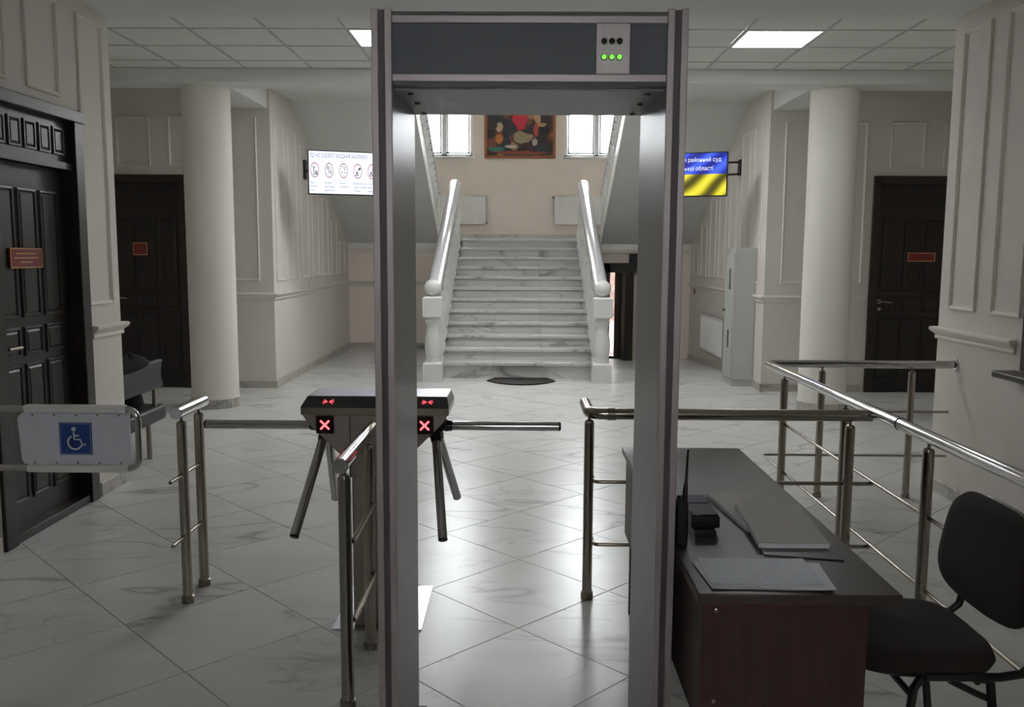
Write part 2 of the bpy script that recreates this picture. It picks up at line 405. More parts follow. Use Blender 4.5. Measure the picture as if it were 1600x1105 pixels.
# window wall
WZ0, WZ1 = 3.34, 6.1
WN = [(-1.93, -.89), (.79, 1.95)]
w = MB(); w.box(-3.05, 1.2, 16.3, 16.6, -.4, WZ0); w.box(2.4, 3.05, 16.3, 16.6, -.4, WZ0); w.box(1.2, 2.4, 16.3, 16.6, 1.5, WZ0); w.box(-3.05, 3.05, 16.3, 16.6, WZ1, 6.7)
w.box(-3.05, WN[0][0], 16.3, 16.6, WZ0, WZ1); w.box(WN[0][1], WN[1][0], 16.3, 16.6, WZ0, WZ1); w.box(WN[1][1], 3.05, 16.3, 16.6, WZ0, WZ1)
# doorway through to outside under the landing
wall_win = struct(MB().add(w.v, w.f).build('wall_window', m_wallfar, origin=(0, 0, 0)))
for k, (a, b) in enumerate(WN):
    wf = MB(); y0, y1 = 16.36, 16.43
    mids = (a+b)/2
    wf.box(a, a+.05, y0, y1, WZ0, WZ1); wf.box(b-.05, b, y0, y1, WZ0, WZ1); wf.box(a, b, y0, y1, WZ0, WZ0+.05); wf.box(a, b, y0, y1, WZ1-.05, WZ1)
    wf.box(mids-.045, mids+.045, y0, y1, WZ0, WZ1)
    wn = struct(wf.build('window_%d' % (k+1), m_pvc, bevel=.006))
    for xa, xb in ((a+.05, mids-.045), (mids+.045, b-.05)):
        s = MB(); s.box(xa, xa+.035, y0-.012, y0, WZ0+.05, WZ1-.05); s.box(xb-.035, xb, y0-.012, y0, WZ0+.05, WZ1-.05); s.box(xa, xb, y0-.012, y0, WZ0+.05, WZ0+.085)
        s.build('sash', m_pvc, wn)
        MB().box(xa, xb, y0+.03, y0+.036, WZ0+.05, WZ1-.05).build('pane', m_glass, wn)
    MB().box(a-.03, b+.03, 16.22, 16.36, WZ0-.035, WZ0).build('window_sill', m_pvc, wn, bevel=.008)

# ceilings ----------------------------------------------------------
c = MB(); c.box(XL-.25, XR+.25, -1.7, 5.97, CP, CP+.2)
c.box(-5.3, 5.3, 5.97, 8.65, 3.372, 3.55)                       # above the grid
c.box(-5.3, 5.3, 8.65, 9.0, 3.22, 3.6)                          # cross beam
c.box(-3.42, -2.9, 9.0, 10.2, 3.22, 3.6); c.box(2.85, 3.40, 9.0, 10.2, 3.22, 3.6)
c.box(-5.3, 5.3, 9.0, 11.1, 3.46, 3.6); c.box(-5.3, 5.3, 8.9, 16.6, 6.6, 6.8); c.box(-5.3, 5.3, 8.65, 8.9, 3.6, 6.8)
c.box(-5.3, -5.2, 8.9, 10.4, 3.6, 6.7); c.box(5.2, 5.3, 8.9, 10.4, 3.6, 6.7); c.box(-5.3, -2.9, 10.4, 10.5, 3.6, 6.7); c.box(2.85, 5.3, 10.4, 10.5, 3.6, 6.7)
ceiling = struct(c.build('ceiling', m_ceil, origin=(0, 0, 0)))
gy = [8.65, 8.32, 7.735, 7.15, 6.565, 5.98]; gx = [-2.65+.63*k for k in range(-4, 13)]
gm = MB()
for x in gx: gm.box(x-.011, x+.011, 5.97, 8.65, 3.345, 3.35)
for y in gy: gm.box(-5.2, 5.2, y-.011, y+.011, 3.346, 3.351)
gm.build('grid_bars', m_grid, ceiling)
lamps = {(round(gx[11], 2), 7.15): 1, (round(gx[6], 2), 7.15): 0}
for xi in range(len(gx)-1):
    for yi in range(len(gy)-1):
        y1, y0 = gy[yi], gy[yi+1]; x0, x1 = gx[xi], gx[xi+1]
        if x1 > 5.2 or x0 < -5.2: continue
        if (round(x0, 2), y0) in lamps:
            right = lamps[(round(x0, 2), y0)]
            t = empty('ceiling_light', ((x0+x1)/2, (y0+y1)/2, 3.345), ('square glowing LED panel in the tiled ceiling, right of the detector arch' if right else 'square glowing LED panel in the tiled ceiling, half hidden behind the detector left post'), 'lamp', 'LED panels in the tiled ceiling')
            fr = MB(); fr.frame((x0+.012, y0+.012, 3.35), (1, 0, 0), (0, 1, 0), (0, 0, -1), x1-x0-.024, y1-y0-.024, [(0, 0), (0, .008), (.012, .008), (.014, .002)]); fr.build('frame', m_white, t)
            MB().box(x0+.024, x1-.024, y0+.024, y1-.024, 3.346, 3.352).build('diffuser', m_lamp, t)
            continue
        MB().box(x0+.011, x1-.011, y0+.011, y1-.011, 3.351, 3.365).build('ceiling_tile', m_ctile, ceiling)

for lx, lb in ((-1.2, 'LED panel in the plain ceiling before the steps, left one of the row'), (0, 'LED panel in the plain ceiling above the middle of the step foot'), (1.2, 'LED panel in the plain ceiling before the steps, right one of the row')):
    t = empty('ceiling_light', (lx, 9.95, 3.455), lb, 'lamp', 'LED panels before the steps')
    fr = MB(); fr.frame((lx-.31, 9.64, 3.46), (1, 0, 0), (0, 1, 0), (0, 0, -1), .62, .62, [(0, 0), (0, .008), (.012, .008), (.014, .002)]); fr.build('frame', m_white, t)
    MB().box(lx-.298, lx+.298, 9.652, 10.248, 3.454, 3.459).build('diffuser', m_lamp2, t)
# columns
for k, x in enumerate((-3.17, 3.12)):
    c = MB().lathe([(.242, 0), (.242, .10), (.236, .102), (.236, 3.22)], (x, 9.0, 0), 48).build('column', m_col, smooth=40)
    tag(c, ('round cream column in front of the dark door with the small square red plaque' if k == 0 else 'round cream column left of the dark door with a lever handle'), 'column', 'round columns before the stair hall')
    b = MB()
    for q_ in range(32):
        a0 = 2*PI*q_/32; a1 = a0+2*PI/32*.93; b.prism([(.244*math.cos(a0), .244*math.sin(a0)), (.25*math.cos(a0), .25*math.sin(a0)), (.25*math.cos(a1), .25*math.sin(a1)), (.244*math.cos(a1), .244*math.sin(a1))], (x, 9.0, 0), (1, 0, 0), (0, 1, 0), (0, 0, .095))
    b.build('base_tiles', m_base, c)

# mouldings ---------------------------------------------------------
PROF = [(0, 0), (0, .010), (.006, .016), (.014, .014), (.020, .007), (.026, .006), (.028, 0)]
def panel_x(wall, X, sgn, y0, y1, z0, z1):
    m = MB(); m.frame((X, y0, z0), (0, 1, 0), (0, 0, 1), (sgn, 0, 0), y1-y0, z1-z0, PROF); m.build('panel_moulding', m_trim, wall)
def panel_y(wall, Y, x0, x1, z0, z1):
    m = MB(); m.frame((x0, Y, z0), (1, 0, 0), (0, 0, 1), (0, -1, 0), x1-x0, z1-z0, PROF); m.build('panel_moulding', m_trim, wall)
panel_x(wall_left, XL, 1, 5.53, 5.86, 1.25, 3.05)
for a, b in ((4.95, 5.30), (4.40, 4.75)): panel_x(wall_left, XL, 1, a, b, 2.50, 3.05)
for a in (3.85, 3.30, 2.75, 2.2): panel_x(wall_left, XL, 1, a, a+.35, 1.25, 3.05)
panel_x(wall_right, XR, -1, 5.50, 5.83, 1.245, 3.02); panel_x(wall_right, XR, -1, 4.99, 5.31, 1.245, 3.02)
for a in (4.44, 3.89, 3.34): panel_x(wall_right, XR, -1, a, a+.35, 2.45, 3.02)
for a, b in ((-4.64, -4.25), (-4.04, -3.65)): panel_y(wall_bl, 10.2, a, b, 2.56, 3.12)
panel_y(wall_bl, 10.2, -3.44, -3.03, 1.26, 3.12)
panel_y(wall_br, 10.2, 3.0, 3.38, 1.26, 3.09); panel_y(wall_br, 10.2, 3.59, 3.93, 1.26, 3.09)
for a, b in ((4.19, 4.58), (4.79, 5.15)): panel_y(wall_br, 10.2, a, b, 2.58, 3.09)
def soff(Y): return 1.70+(14.7-Y)*.5
for k in range(7):
    y0 = 10.32+.6*k; y1 = y0+.4; zt = min(3.10, soff(y1)-.12)
    if zt > 1.5:
        panel_x(wall_sl, -2.87, 1, y0, y1, 1.25, zt); panel_x(wall_sr, 2.82, -1, y0+.08, y1+.08, 1.25, zt)
CR = [(0, 1.035), (.012, 1.037), (.016, 1.05), (.012, 1.06), (.018, 1.072), (.034, 1.084), (.044, 1.098), (.044, 1.112), (.034, 1.118), (0, 1.12)]
def rail(path, parent, side=1): MB().sweep(path, CR, side).build('chair_rail', m_trim, parent, smooth=30)
rail([(XL, -1.5), (XL, DL0-.06)], wall_left); rail([(XL, DL1+.06), (XL, 5.97), (-5.2, 5.97)], wall_left, 1)
rail([(XR, 5.02), (XR, 5.97), (5.2, 5.97)], wall_right, -1)
rail([(-5.2, 10.2), (-4.9, 10.2)], wall_bl); rail([(-3.8, 10.2), (-2.87, 10.2), (-2.87, 14.66)], wall_bl, 1)
rail([(3.98, 10.2), (2.82, 10.2), (2.82, 14.62)], wall_br, -1)
rail([(-2.87, 14.66), (-1.1, 14.66)], wall_under)
BP = [(0, 0), (.014, 0), (.014, .085), (.008, .09), (0, .09)]
def bb(name, path, side=1, prof=BP): return struct(MB().sweep(path, prof, side).build(name, m_base))
bb('baseboard_left', [(XL, -1.5), (XL, DL0-.07)]); bb('baseboard_left_corner', [(XL, DL1+.07), (XL, 5.97), (-5.2, 5.97)])
bb('baseboard_right', [(XR, -1.5), (XR, 5.97), (5.2, 5.97)], -1)
bb('baseboard_stair_left', [(-3.8, 10.2), (-2.87, 10.2), (-2.87, 14.62), (-1.2, 14.62)])
bb('baseboard_stair_right', [(3.98, 10.2), (2.82, 10.2), (2.82, 12.1)], -1)
bb('baseboard_back_left', [(-5.2, 10.2), (-4.9, 10.2)])
MB().hexa([(2.80, 12.1, 0), (2.82, 12.1, 0), (2.82, 14.62, -.16), (2.80, 14.62, -.16), (2.80, 12.1, .09), (2.82, 12.1, .09), (2.82, 14.62, -.07), (2.80, 14.62, -.07)]).build('baseboard_ramp', m_base)['kind'] = 'structure'

# ================================================================== STAIRS
XC = -.035; Y0 = 11.1; TR = .32; Z1 = .205; RS = .1475; HW = 1.03
st = empty('staircase', (XC, 11.1, 0), 'wide central flight of twelve veined white marble steps', 'stairs')
joints = [XC-HW, XC-.93, XC-.318, XC+.318, XC+.93, XC+HW]
core = MB()
for k in range(12):
    zt = Z1+RS*k; y = Y0+TR*k; zb = 0 if k == 0 else Z1+RS*(k-1)
    ye = y+TR if k < 11 else 14.9
    core.box(XC-HW, XC+HW, y+.03, ye+.03 if k < 11 else 14.65, 0, zt-.046)
    for a, b in zip(joints[:-1], joints[1:]):
        MB().box(a+.001, b-.001, y+.018, y+.03, zb, zt-.043).build('riser_tile', m_smarb, st)
    for a, b in zip(joints[:-1], joints[1:]) if k in (0,) else ((joints[0], joints[2]), (joints[2], joints[3]), (joints[3], joints[5])):
        pass
    for a, b in ((joints[0], joints[2]), (joints[2], joints[3]), (joints[3], joints[5])):
        MB().box(a+.0008, b-.0008, y-.014, (y+TR+.018) if k < 11 else 14.66, zt-.042, zt).build('tread', m_smarb, st, bevel=.006)
core.build('step_core', m_grout, st)
# landing
l = MB(); l.box(-2.87, 2.82, 14.66, 16.3, 1.66, 1.80); landing = l.build('stair_landing', m_ceil); tag(landing, 'half landing at the top of the marble steps, under the windows', 'landing')
MB().box(-2.87, 2.82, 14.66, 16.3, 1.80, 1.83).build('landing_slab', m_smarb, landing)
sk = MB().sweep([(-2.87, 16.3), (2.82, 16.3)], [(0, 1.83), (.015, 1.83), (.015, 1.935), (0, 1.935)], 1).build('baseboard_landing', m_smarb); struct(sk)
struct(MB().box(-2.87, -1.1, 14.62, 14.66, 1.60, 1.66).build('trim_1', m_trim)); struct(MB().box(1.05, 2.82, 14.62, 14.66, 1.60, 1.66).build('trim_2', m_trim))

# balusters
bal_prof = [(.028, 0), (.028, .06), (.018, .075), (.026, .10), (.036, .17), (.036, .24), (.024, .33), (.016, .42), (.024, .455), (.017, .48), (.028, .52), (.03, .58), (.022, .66), (.018, .70), (.028, .72), (.028, .82)]
def newel(parent, x, y):
    n = MB().sqlathe([(.118, 0), (.118, .225), (.108, .238), (.098, .245)], (x, y, 0))
    nw = n.build('newel_post', m_balu, parent)
    MB().lathe([(.088, .24), (.093, .27), (.08, .29), (.088, .31), (.097, .38), (.102, .46), (.098, .53), (.082, .62), (.074, .68), (.08, .72), (.095, .745), (.09, .765), (.078, .785), (.085, .80)], (x, y, 0), 28).build('turned_shaft', m_balu, nw, smooth=60)
    MB().sqlathe([(.09, .80), (.115, .815), (.115, 1.04), (.10, 1.055), (.085, 1.06)], (x, y, 0)).build('upper_block', m_balu, nw)
    r = .103; MB().lathe([(max(.03, r*math.sin(PI*t/16)), 1.163-r*math.cos(PI*t/16)) for t in range(1, 17)], (x, y, 0), 28).build('ball_finial', m_balu, nw, smooth=60)
def rail_prof(r):  # rounded handrail section
    return [(r*.62, -r*.9), (r*.78, -r*.45), (r, -r*.2), (r*.98, r*.25), (r*.75, r*.68), (r*.35, r*.92), (-r*.35, r*.92), (-r*.75, r*.68), (-r*.98, r*.25), (-r, -r*.2), (-r*.78, -r*.45), (-r*.62, -r*.9)]
def sloped_rail(name, parent, x, ya, za, yb, zb, r, mat):
    pr = rail_prof(r); m = MB(); vs = [(x+a, ya, za+b) for a, b in pr]+[(x+a, yb, zb+b) for a, b in pr]; n = len(pr)
    m.add(vs, [(i, (i+1) % n, n+(i+1) % n, n+i) for i in range(n)]+[tuple(reversed(range(n))), tuple(range(n, 2*n))])
    return m.build(name, mat, parent, smooth=50)
for side, x in ((-1, -1.088), (1, 1.015)):
    b = empty('balustrade', (x, 12.7, 0), ('left' if side < 0 else 'right')+' white turned balustrade of the central marble steps', 'balustrade', 'balustrades of the central steps')
    newel(b, x, 10.85)
    sloped_rail('handrail', b, x+side*-.005, 10.93, 1.105, 14.55, 2.70, .092, m_rail)
    stg = MB(); xa, xb2 = (x-.06, XC-HW-.002) if side < 0 else (XC+HW+.002, x+.06)
    stg.hexa([(xa, 10.98, 0), (xb2, 10.98, 0), (xb2, 14.61, 0), (xa, 14.61, 0), (xa, 10.98, .20), (xb2, 10.98, .20), (xb2, 14.61, 1.86), (xa, 14.61, 1.86)])
    stg.build('stringer', m_balu, b); xq = x-side*.055
    first_b = None
    for k in range(22):
        y = 11.18+.16*k; zb = Z1+RS*(k//2)+(.0 if k % 2 == 0 else .0)
        if first_b is None:
            first_b = MB().lathe([(r_*1.35, h*(.90 if k % 2 == 0 else 1)*1.0+zb) for r_, h in bal_prof], (xq, y, 0), 12).build('baluster', m_balu, b, smooth=50); fy, fz = y, zb
        else: copyof(first_b, b, (0, y-fy, zb-fz))
# upper flights: slab, stringer edge, balustrade
for side in (-1, 1):
    xi = -1.395 if side < 0 else 1.365; xo = -2.87 if side < 0 else 2.82
    A, B = min(xi, xo), max(xi, xo); ya, yb = 11.15, 14.60
    t = empty('upper_stair_flight', ((A+B)/2, 12.9, soff(12.9)), ('left' if side < 0 else 'right')+' upper stair flight seen from below as a smooth sloping white soffit', 'stairs', 'upper stair flights')
    MB().hexa([(A, ya, soff(ya)), (B, ya, soff(ya)), (B, yb, soff(yb)), (A, yb, soff(yb)), (A, ya, soff(ya)+.2), (B, ya, soff(ya)+.2), (B, yb, soff(yb)+.2), (A, yb, soff(yb)+.2)]).build('soffit', m_ceil, t)
    sm = MB()
    for k in range(11):
        y1 = yb-.31*k; z = 1.83+.155*(k+1); sm.box(A+.01, B-.01, y1-.31, y1, z-.06, z)
    sm.build('steps', m_smarb, t)
    e0, e1 = (xi-.01, xi+.05) if side < 0 else (xi-.05, xi+.01)
    MB().hexa([(e0, ya, soff(ya)-.01), (e1, ya, soff(ya)-.01), (e1, yb, soff(yb)-.01), (e0, yb, soff(yb)-.01), (e0, ya, soff(ya)+.24), (e1, ya, soff(ya)+.24), (e1, yb, soff(yb)+.24), (e0, yb, soff(yb)+.24)]).build('stringer', m_balu, t)
    b = empty('balustrade', (xi, 12.9, 2.9), ('left' if side < 0 else 'right')+' upper balustrade along the raised stair flight beside the window', 'balustrade', 'balustrades of the upper flights')
    xb = xi+.02*-side
    sloped_rail('handrail', b, xb, ya, soff(ya)+.80, yb, soff(yb)+.80, .05, m_rail)
    first_b = None
    for k in range(21):
        y = yb-.08-.16*k; zb = soff(y)+.22
        if first_b is None: first_b = MB().lathe([(r_*1.3, h*.66+zb) for r_, h in bal_prof], (xb, y, 0), 12).build('baluster', m_balu, b, smooth=50); fy, fz = y, zb
        else: copyof(first_b, b, (0, y-fy, zb-fz))
# door mat at the foot
mt = MB(); pts = [(-.415, 10.86), (-.38, 10.80), (-.28, 10.66), (-.15, 10.56), (0.015, 10.52), (.18, 10.56), (.31, 10.66), (.41, 10.80), (.44, 10.86), (.345, 11.10), (-.32, 11.10)]
mt.prism(pts, (0, 0, 0), (1, 0, 0), (0, 1, 0), (0, 0, .016)); tag(mt.build('door_mat', m_mat), 'small dark ribbed mat with a curved front edge at the foot of the steps', 'mat')

# ================================================================== DOORS
def plaque_x(): pass
# foreground left door (in wall X = XL, faces +X)
d = struct(empty('door_1', (XL-.06, (DL0+DL1)/2, 0)))
fr = MB(); fr.box(XL-.12, XL+.02, DL0-.04, DL0+.07, 0, DLH+.02); fr.box(XL-.12, XL+.02, DL1-.07, DL1+.03, 0, DLH+.02)
fr.box(XL-.12, XL+.03, DL0-.05, DL1+.04, 2.375, 2.445); fr.box(XL-.12, XL+.005, DL0, DL1, 0, .05)
fr.build('door_frame', m_doorfr, d, bevel=.004)
TX = XL-.03
tb = MB(); tb.box(TX-.05, TX, DL0+.06, DL1-.06, 2.09, 2.39); tb.box(TX, TX+.022, DL0+.06, DL1-.06, 2.085, 2.125)
for k in range(5):
    y = DL0+.105+k*.153; tb.frame((TX, y, 2.165), (0, 1, 0), (0, 0, 1), (1, 0, 0), .125, .165, [(0, 0), (.003, .012), (.014, .012), (.02, .003), (.03, .010), (.062, .010)])
tb.build('transom_panel', m_transom, d)
LX = XL-.075
lf = MB(); lf.box(LX-.04, LX, DL0+.075, DL1-.075, .05, 2.085)
leaf = lf.build('door_leaf', m_door, d)
for a, b in ((.055, .245), (.285, .475), (.515, .705)):
    for z0, z1 in ((.18, .96), (1.0, 1.17), (1.22, 1.95)):
        MB().frame((LX, DL0+.085+a+.02, z0), (0, 1, 0), (0, 0, 1), (1, 0, 0), b-a, z1-z0, [(0, 0), (.003, .010), (.014, .012), (.022, .002), (.034, .009), (min(b-a, z1-z0)/2-.001, .009)]).build('raised_panel', m_door, leaf)
h = MB(); h.cyl((LX, 4.70, 1.06), (LX+.05, 4.70, 1.06), .009, 10); h.cyl((LX+.045, 4.70, 1.06), (LX+.045, 4.82, 1.06), .009, 10); h.box(LX, LX+.006, 4.68, 4.72, .98, 1.12); h.build('door_handle', m_steeld, d)
pq = MB().box(LX+.012, LX+.020, 4.80, 5.12, 1.50, 1.612).build('name_plate', m_plaq); tag(pq, 'wide red name plate with a gold edge on the near left dark door', 'sign')
MB().frame((LX+.020, 4.80, 1.50), (0, 1, 0), (0, 0, 1), (1, 0, 0), .32, .112, [(0, 0), (0, .003), (.006, .003), (.006, 0)]).build('gold_border', m_gold, pq)
ln = MB()
for k, (a, b) in enumerate(((4.86, 5.06), (4.84, 5.08), (4.90, 5.02))): ln.box(LX+.0202, LX+.0206, a, b, 1.578-.024*k, 1.584-.024*k)
ln.build('printed_lines', m_gold, pq)
# far doors
def far_door(n, x0, x1, zt, hand):
    d = struct(empty('door_%d' % n, ((x0+x1)/2, 10.25, 0)))
    fr = MB(); fr.box(x0-.01, x0+.08, 10.17, 10.32, 0, zt); fr.box(x1-.08, x1+.01, 10.17, 10.32, 0, zt); fr.box(x0-.01, x1+.01, 10.165, 10.32, zt-.08, zt+.01)
    fr.build('door_frame', m_doorfr, d, bevel=.004)
    MB().box(x0+.08, x1-.08, 10.215, 10.26, zt-.36, zt-.08).build('transom_panel', m_door, d)
    MB().box(x0+.08, x1-.08, 10.205, 10.22, zt-.37, zt-.345).build('transom_bar', m_doorfr, d)
    leaf = MB().box(x0+.08, x1-.08, 10.225, 10.265, .01, zt-.37).build('door_leaf', m_door, d)
    ww = (x1-x0-.16-.16)/3
    for k in range(3):
        a = x0+.13+k*(ww+.03)
        for z0, z1 in ((.16, .88), (.93, 1.12), (1.17, zt-.48)):
            MB().frame((a, 10.225, z0), (1, 0, 0), (0, 0, 1), (0, -1, 0), ww, z1-z0, [(0, 0), (.003, .008), (.012, .009), (.02, .002), (.03, .006), (min(ww, z1-z0)/2-.001, .006)]).build('raised_panel', m_door, leaf)
    hx = x0+.13 if hand > 0 else x1-.13
    h = MB(); h.cyl((hx, 10.225, 1.06), (hx, 10.17, 1.06), .010, 10); h.cyl((hx, 10.172, 1.06), (hx+hand*.13, 10.172, 1.05), .010, 10); h.cyl((hx, 10.225, 1.06), (hx, 10.215, 1.06), .026, 14); h.cyl((hx, 10.225, .97), (hx, 10.212, .97), .022, 14)
    h.build('door_handle', m_steel, d, smooth=40)
far_door(2, -4.84, -3.86, 2.46, 1); far_door(3, 4.03, 5.01, 2.48, 1)
for (x0, x1, z0, z1, lb) in ((-4.50, -4.335, 1.55, 1.695, 'small square red plate with a gold edge on the far left dark door'), (4.455, 4.77, 1.523, 1.625, 'wide red name plate with a gold edge on the far right dark door')):
    pq = MB().box(x0, x1, 10.205, 10.213, z0, z1).build('name_plate', m_plaq); tag(pq, lb, 'sign')
    MB().frame((x0, 10.205, z0), (1, 0, 0), (0, 0, 1), (0, -1, 0), x1-x0, z1-z0, [(0, 0), (0, .003), (.009, .003), (.009, 0)]).build('gold_border', m_gold, pq)
# exit door under the landing, half open
d = struct(empty('door_4', (1.7, 14.55, -.16)))
fr = MB(); fr.box(1.30, 1.475, 14.52, 14.62, -.17, 1.42); fr.box(1.30, 2.0, 14.52, 14.62, 1.285, 1.44); fr.box(1.30, 1.56, 14.52, 14.62, -.19, -.10); fr.build('door_frame', m_doorfr, d)
MB().box(1.553, 1.64, 14.48, 14.55, -.17, 1.285).build('door_stile', m_doorfr, d)
MB().hexa([(1.63, 14.45, -.17), (1.68, 14.44, -.17), (1.80, 14.0, -.12), (1.66, 13.98, -.12), (1.63, 14.45, 1.285), (1.68, 14.44, 1.285), (1.80, 14.0, 1.285), (1.66, 13.98, 1.285)]).build('door_leaf', m_door, d)
MB().box(1.79, 1.84, 14.5, 14.56, -.17, 1.285).build('side_jamb', m_doorfr, d)
MB().box(1.475, 1.553, 14.56, 14.566, -.1, 1.285).build('pane', m_glass, d)
sg = MB().box(1.79, 2.02, 14.55, 14.61, 1.45, 1.585).build('exit_sign', m_black, bevel=.006); tag(sg, 'small black exit sign box above the half open dark exit door', 'sign')
# outside: paving and brick wall seen through the gap
m_brick = plain('pink_brick', '#4A3732', .9, var=.6, vs=7, bump=.3, bs=30)
tag(MB().box(-6, 9, 14.8, 24, -.42, -.22).build('paving', m_brick), 'pinkish paving outside the exit door', 'paving', kind='structure')

struct(MB().box(-6, 9, 24, 24.3, -.3, 3.0).build('wall_outside', m_brick))

# ================================================================== METAL DETECTOR
DY0, DY1 = 2.42, 2.93
det = empty('metal_detector', (.018, 2.67, 0), 'tall grey walk-through metal detector arch in the middle foreground', 'metal detector')
for x0, x1, inner in ((-.404, -.349, 1), (.387, .442, -1)):
    p = MB(); p.box(x0, x1, DY0+.006, DY1-.006, .0, 2.243); sp = p.build('side_panel', m_mdl, det, bevel=.003)
    for yy, dd in ((DY0, 1), (DY1, -1)):
        for a, b in ((x0, x0+.019), (x1-.019, x1)):
            MB().box(a, b, yy-.003*dd, yy+.012*dd, .0, 2.245).build('aluminium_edge', m_alu, sp, bevel=.002)
        MB().box(x0+.019, x1-.019, yy+.003*dd, yy+.010*dd, .0, 2.243).build('dark_insert', m_aludk, sp)
    MB().box(x0-.03, x1+.03, DY0+.02, DY1-.02, 0, .02).build('foot_plate', m_mdpanel, sp)
hd_ = MB(); hd_.box(-.349, .387, DY0+.012, DY1-.012, 2.046, 2.232); hdr = hd_.build('header', m_mdl, det, bevel=.002)
MB().box(-.349, .387, DY0, DY0+.012, 2.208, 2.228).build('aluminium_strip', m_alu, hdr, bevel=.002)
MB().box(-.349, .387, DY0, DY0+.012, 2.056, 2.076).build('aluminium_strip', m_alu, hdr, bevel=.002)
MB().box(-.349, .387, DY0+.002, DY0+.012, 2.228, 2.238).build('dark_insert', m_aludk, hdr)
MB().box(-.349, .387, DY0+.002, DY0+.012, 2.046, 2.056).build('dark_insert', m_aludk, hdr)
MB().box(-.349, .387, DY0+.006, DY0+.012, 2.076, 2.208).build('front_panel', m_mdpanel, hdr)
MB().box(-.349, .387, DY0+.04, DY1-.04, 2.040, 2.046).build('underside_plate', m_mdl, hdr)
cp = MB().box(.197, .289, DY0-.001, DY0+.008, 2.076, 2.208).build('indicator_panel', m_alu, det, bevel=.002)
cp2 = MB().box(.215, .277, DY0-.003, DY0, 2.078, 2.206).build('indicator_cover', m_alu, det)
for k in range(3):
    x = .2185+.0205*k
    for z, mt_ in ((2.161, m_led0), (2.1195, m_ledg)):
        MB().lathe([(.0085, 0), (.0085, .003), (.0075, .004)], (x, DY0-.003, z), 16, (0, -1, 0)).build('lamp_ring', m_black, det)
        MB().lathe([(.0062, 0), (.0062, .004), (.0045, .0065), (.002, .0075)], (x, DY0-.0065, z), 16, (0, -1, 0)).build('indicator_lamp', mt_, det, smooth=60)
for x in (-.31, .35):
    for y in (DY0+.09, DY0+.25, DY1-.08): MB().lathe([(.008, 0), (.008, .004), (.004, .006)], (x, y, 2.040), 12, (0, 0, -1)).build('screw', m_steeld, hdr)

# ================================================================== RAILINGS
def post(parent, x, y, ztop=.85, r=.0225, foot=True):
    p = MB().cyl((x, y, .0), (x, y, ztop-.02), r, 24); p.lathe([(r, ztop-.02), (r*.8, ztop-.008), (r*.35, ztop-.004)], (x, y, 0), 24)
    ob = p.build('post', m_steel, parent, smooth=40)
    MB().lathe([(r+.006, 0), (r+.006, .03), (r+.001, .034)], (x, y, 0), 24).build('foot_collar', m_steeld, ob, smooth=40)
    MB().cyl((x, y, ztop-.006), (x, y, .868), .007, 10).build('pin', m_steeld, ob, smooth=40)
    return ob
RZ = .888; RR = .027
def short_rail(X, ys, hy, lab, rods, dx):
    t = empty('railing', (X, sum(ys)/len(ys), 0), lab, 'railing')
    for y in ys: post(t, X, y)
    MB().tube([(X, hy[0], RZ), (X, hy[0]+.002, RZ), (X, hy[1]-.002, RZ), (X, hy[1], RZ)], [RR*.93, RR, RR, RR*.93], 28).build('handrail', m_chrome, t, smooth=40)
    for z in (.60, .315): MB().tube([(X+dx, rods[0], z), (X+dx, rods[1], z)], .0085, 12).build('rod', m_steel, t, smooth=40)
    return t
short_rail(-1.515, (3.85, 4.06), (3.79, 4.13), 'short steel railing on two posts between the disabled gate and the turnstile', (3.70, 4.03), .0)
short_rail(-.60, (2.93, 3.40), (2.86, 3.50), 'steel railing on two posts directly in front of the turnstile', (2.95, 3.42), .022)
# long right railing
t = empty('railing', (.95, 3.945, 0), 'steel railing crossing behind the detector right post, ending at the ramp rail', 'railing')
post(t, .318, 3.945); post(t, 1.505, 3.945, .835)
def arc(c, r, a0, a1, n, ax1, ax2):
    c, ax1, ax2 = Vector(c), Vector(ax1), Vector(ax2); return [c+r*(math.cos(a0+(a1-a0)*k/n)*ax1+math.sin(a0+(a1-a0)*k/n)*ax2) for k in range(n+1)]
pth = [(.318, 4.24, .872)]+arc((.378, 4.005, .872), .06, PI, PI*1.5, 6, (1, 0, 0), (0, 1, 0))+[(1.60, 3.945, .872)]
MB().tube(pth, .0265, 24).build('handrail', m_steel, t, smooth=50)
MB().lathe([(.0295, 0), (.0295, .035)], (.40, 3.945, .872), 24, (1, 0, 0)).build('joint_sleeve', m_steeld, t, smooth=40)
MB().lathe([(.02, 0), (.024, .012), (.012, .02), (.012, .05)], (1.585, 3.945, .872), 16, (1, 0, .25)).build('end_joint', m_chrome, t, smooth=40)
for z in (.548, .248):
    p = [(.345, 4.10, z+.0)]+arc((.375, 4.00, z), .03, PI, PI*1.5, 5, (1, 0, 0), (0, 1, 0))+[(1.63, 3.97, z)]
    MB().tube(p, .0095, 12).build('rod', m_steel, t, smooth=50)
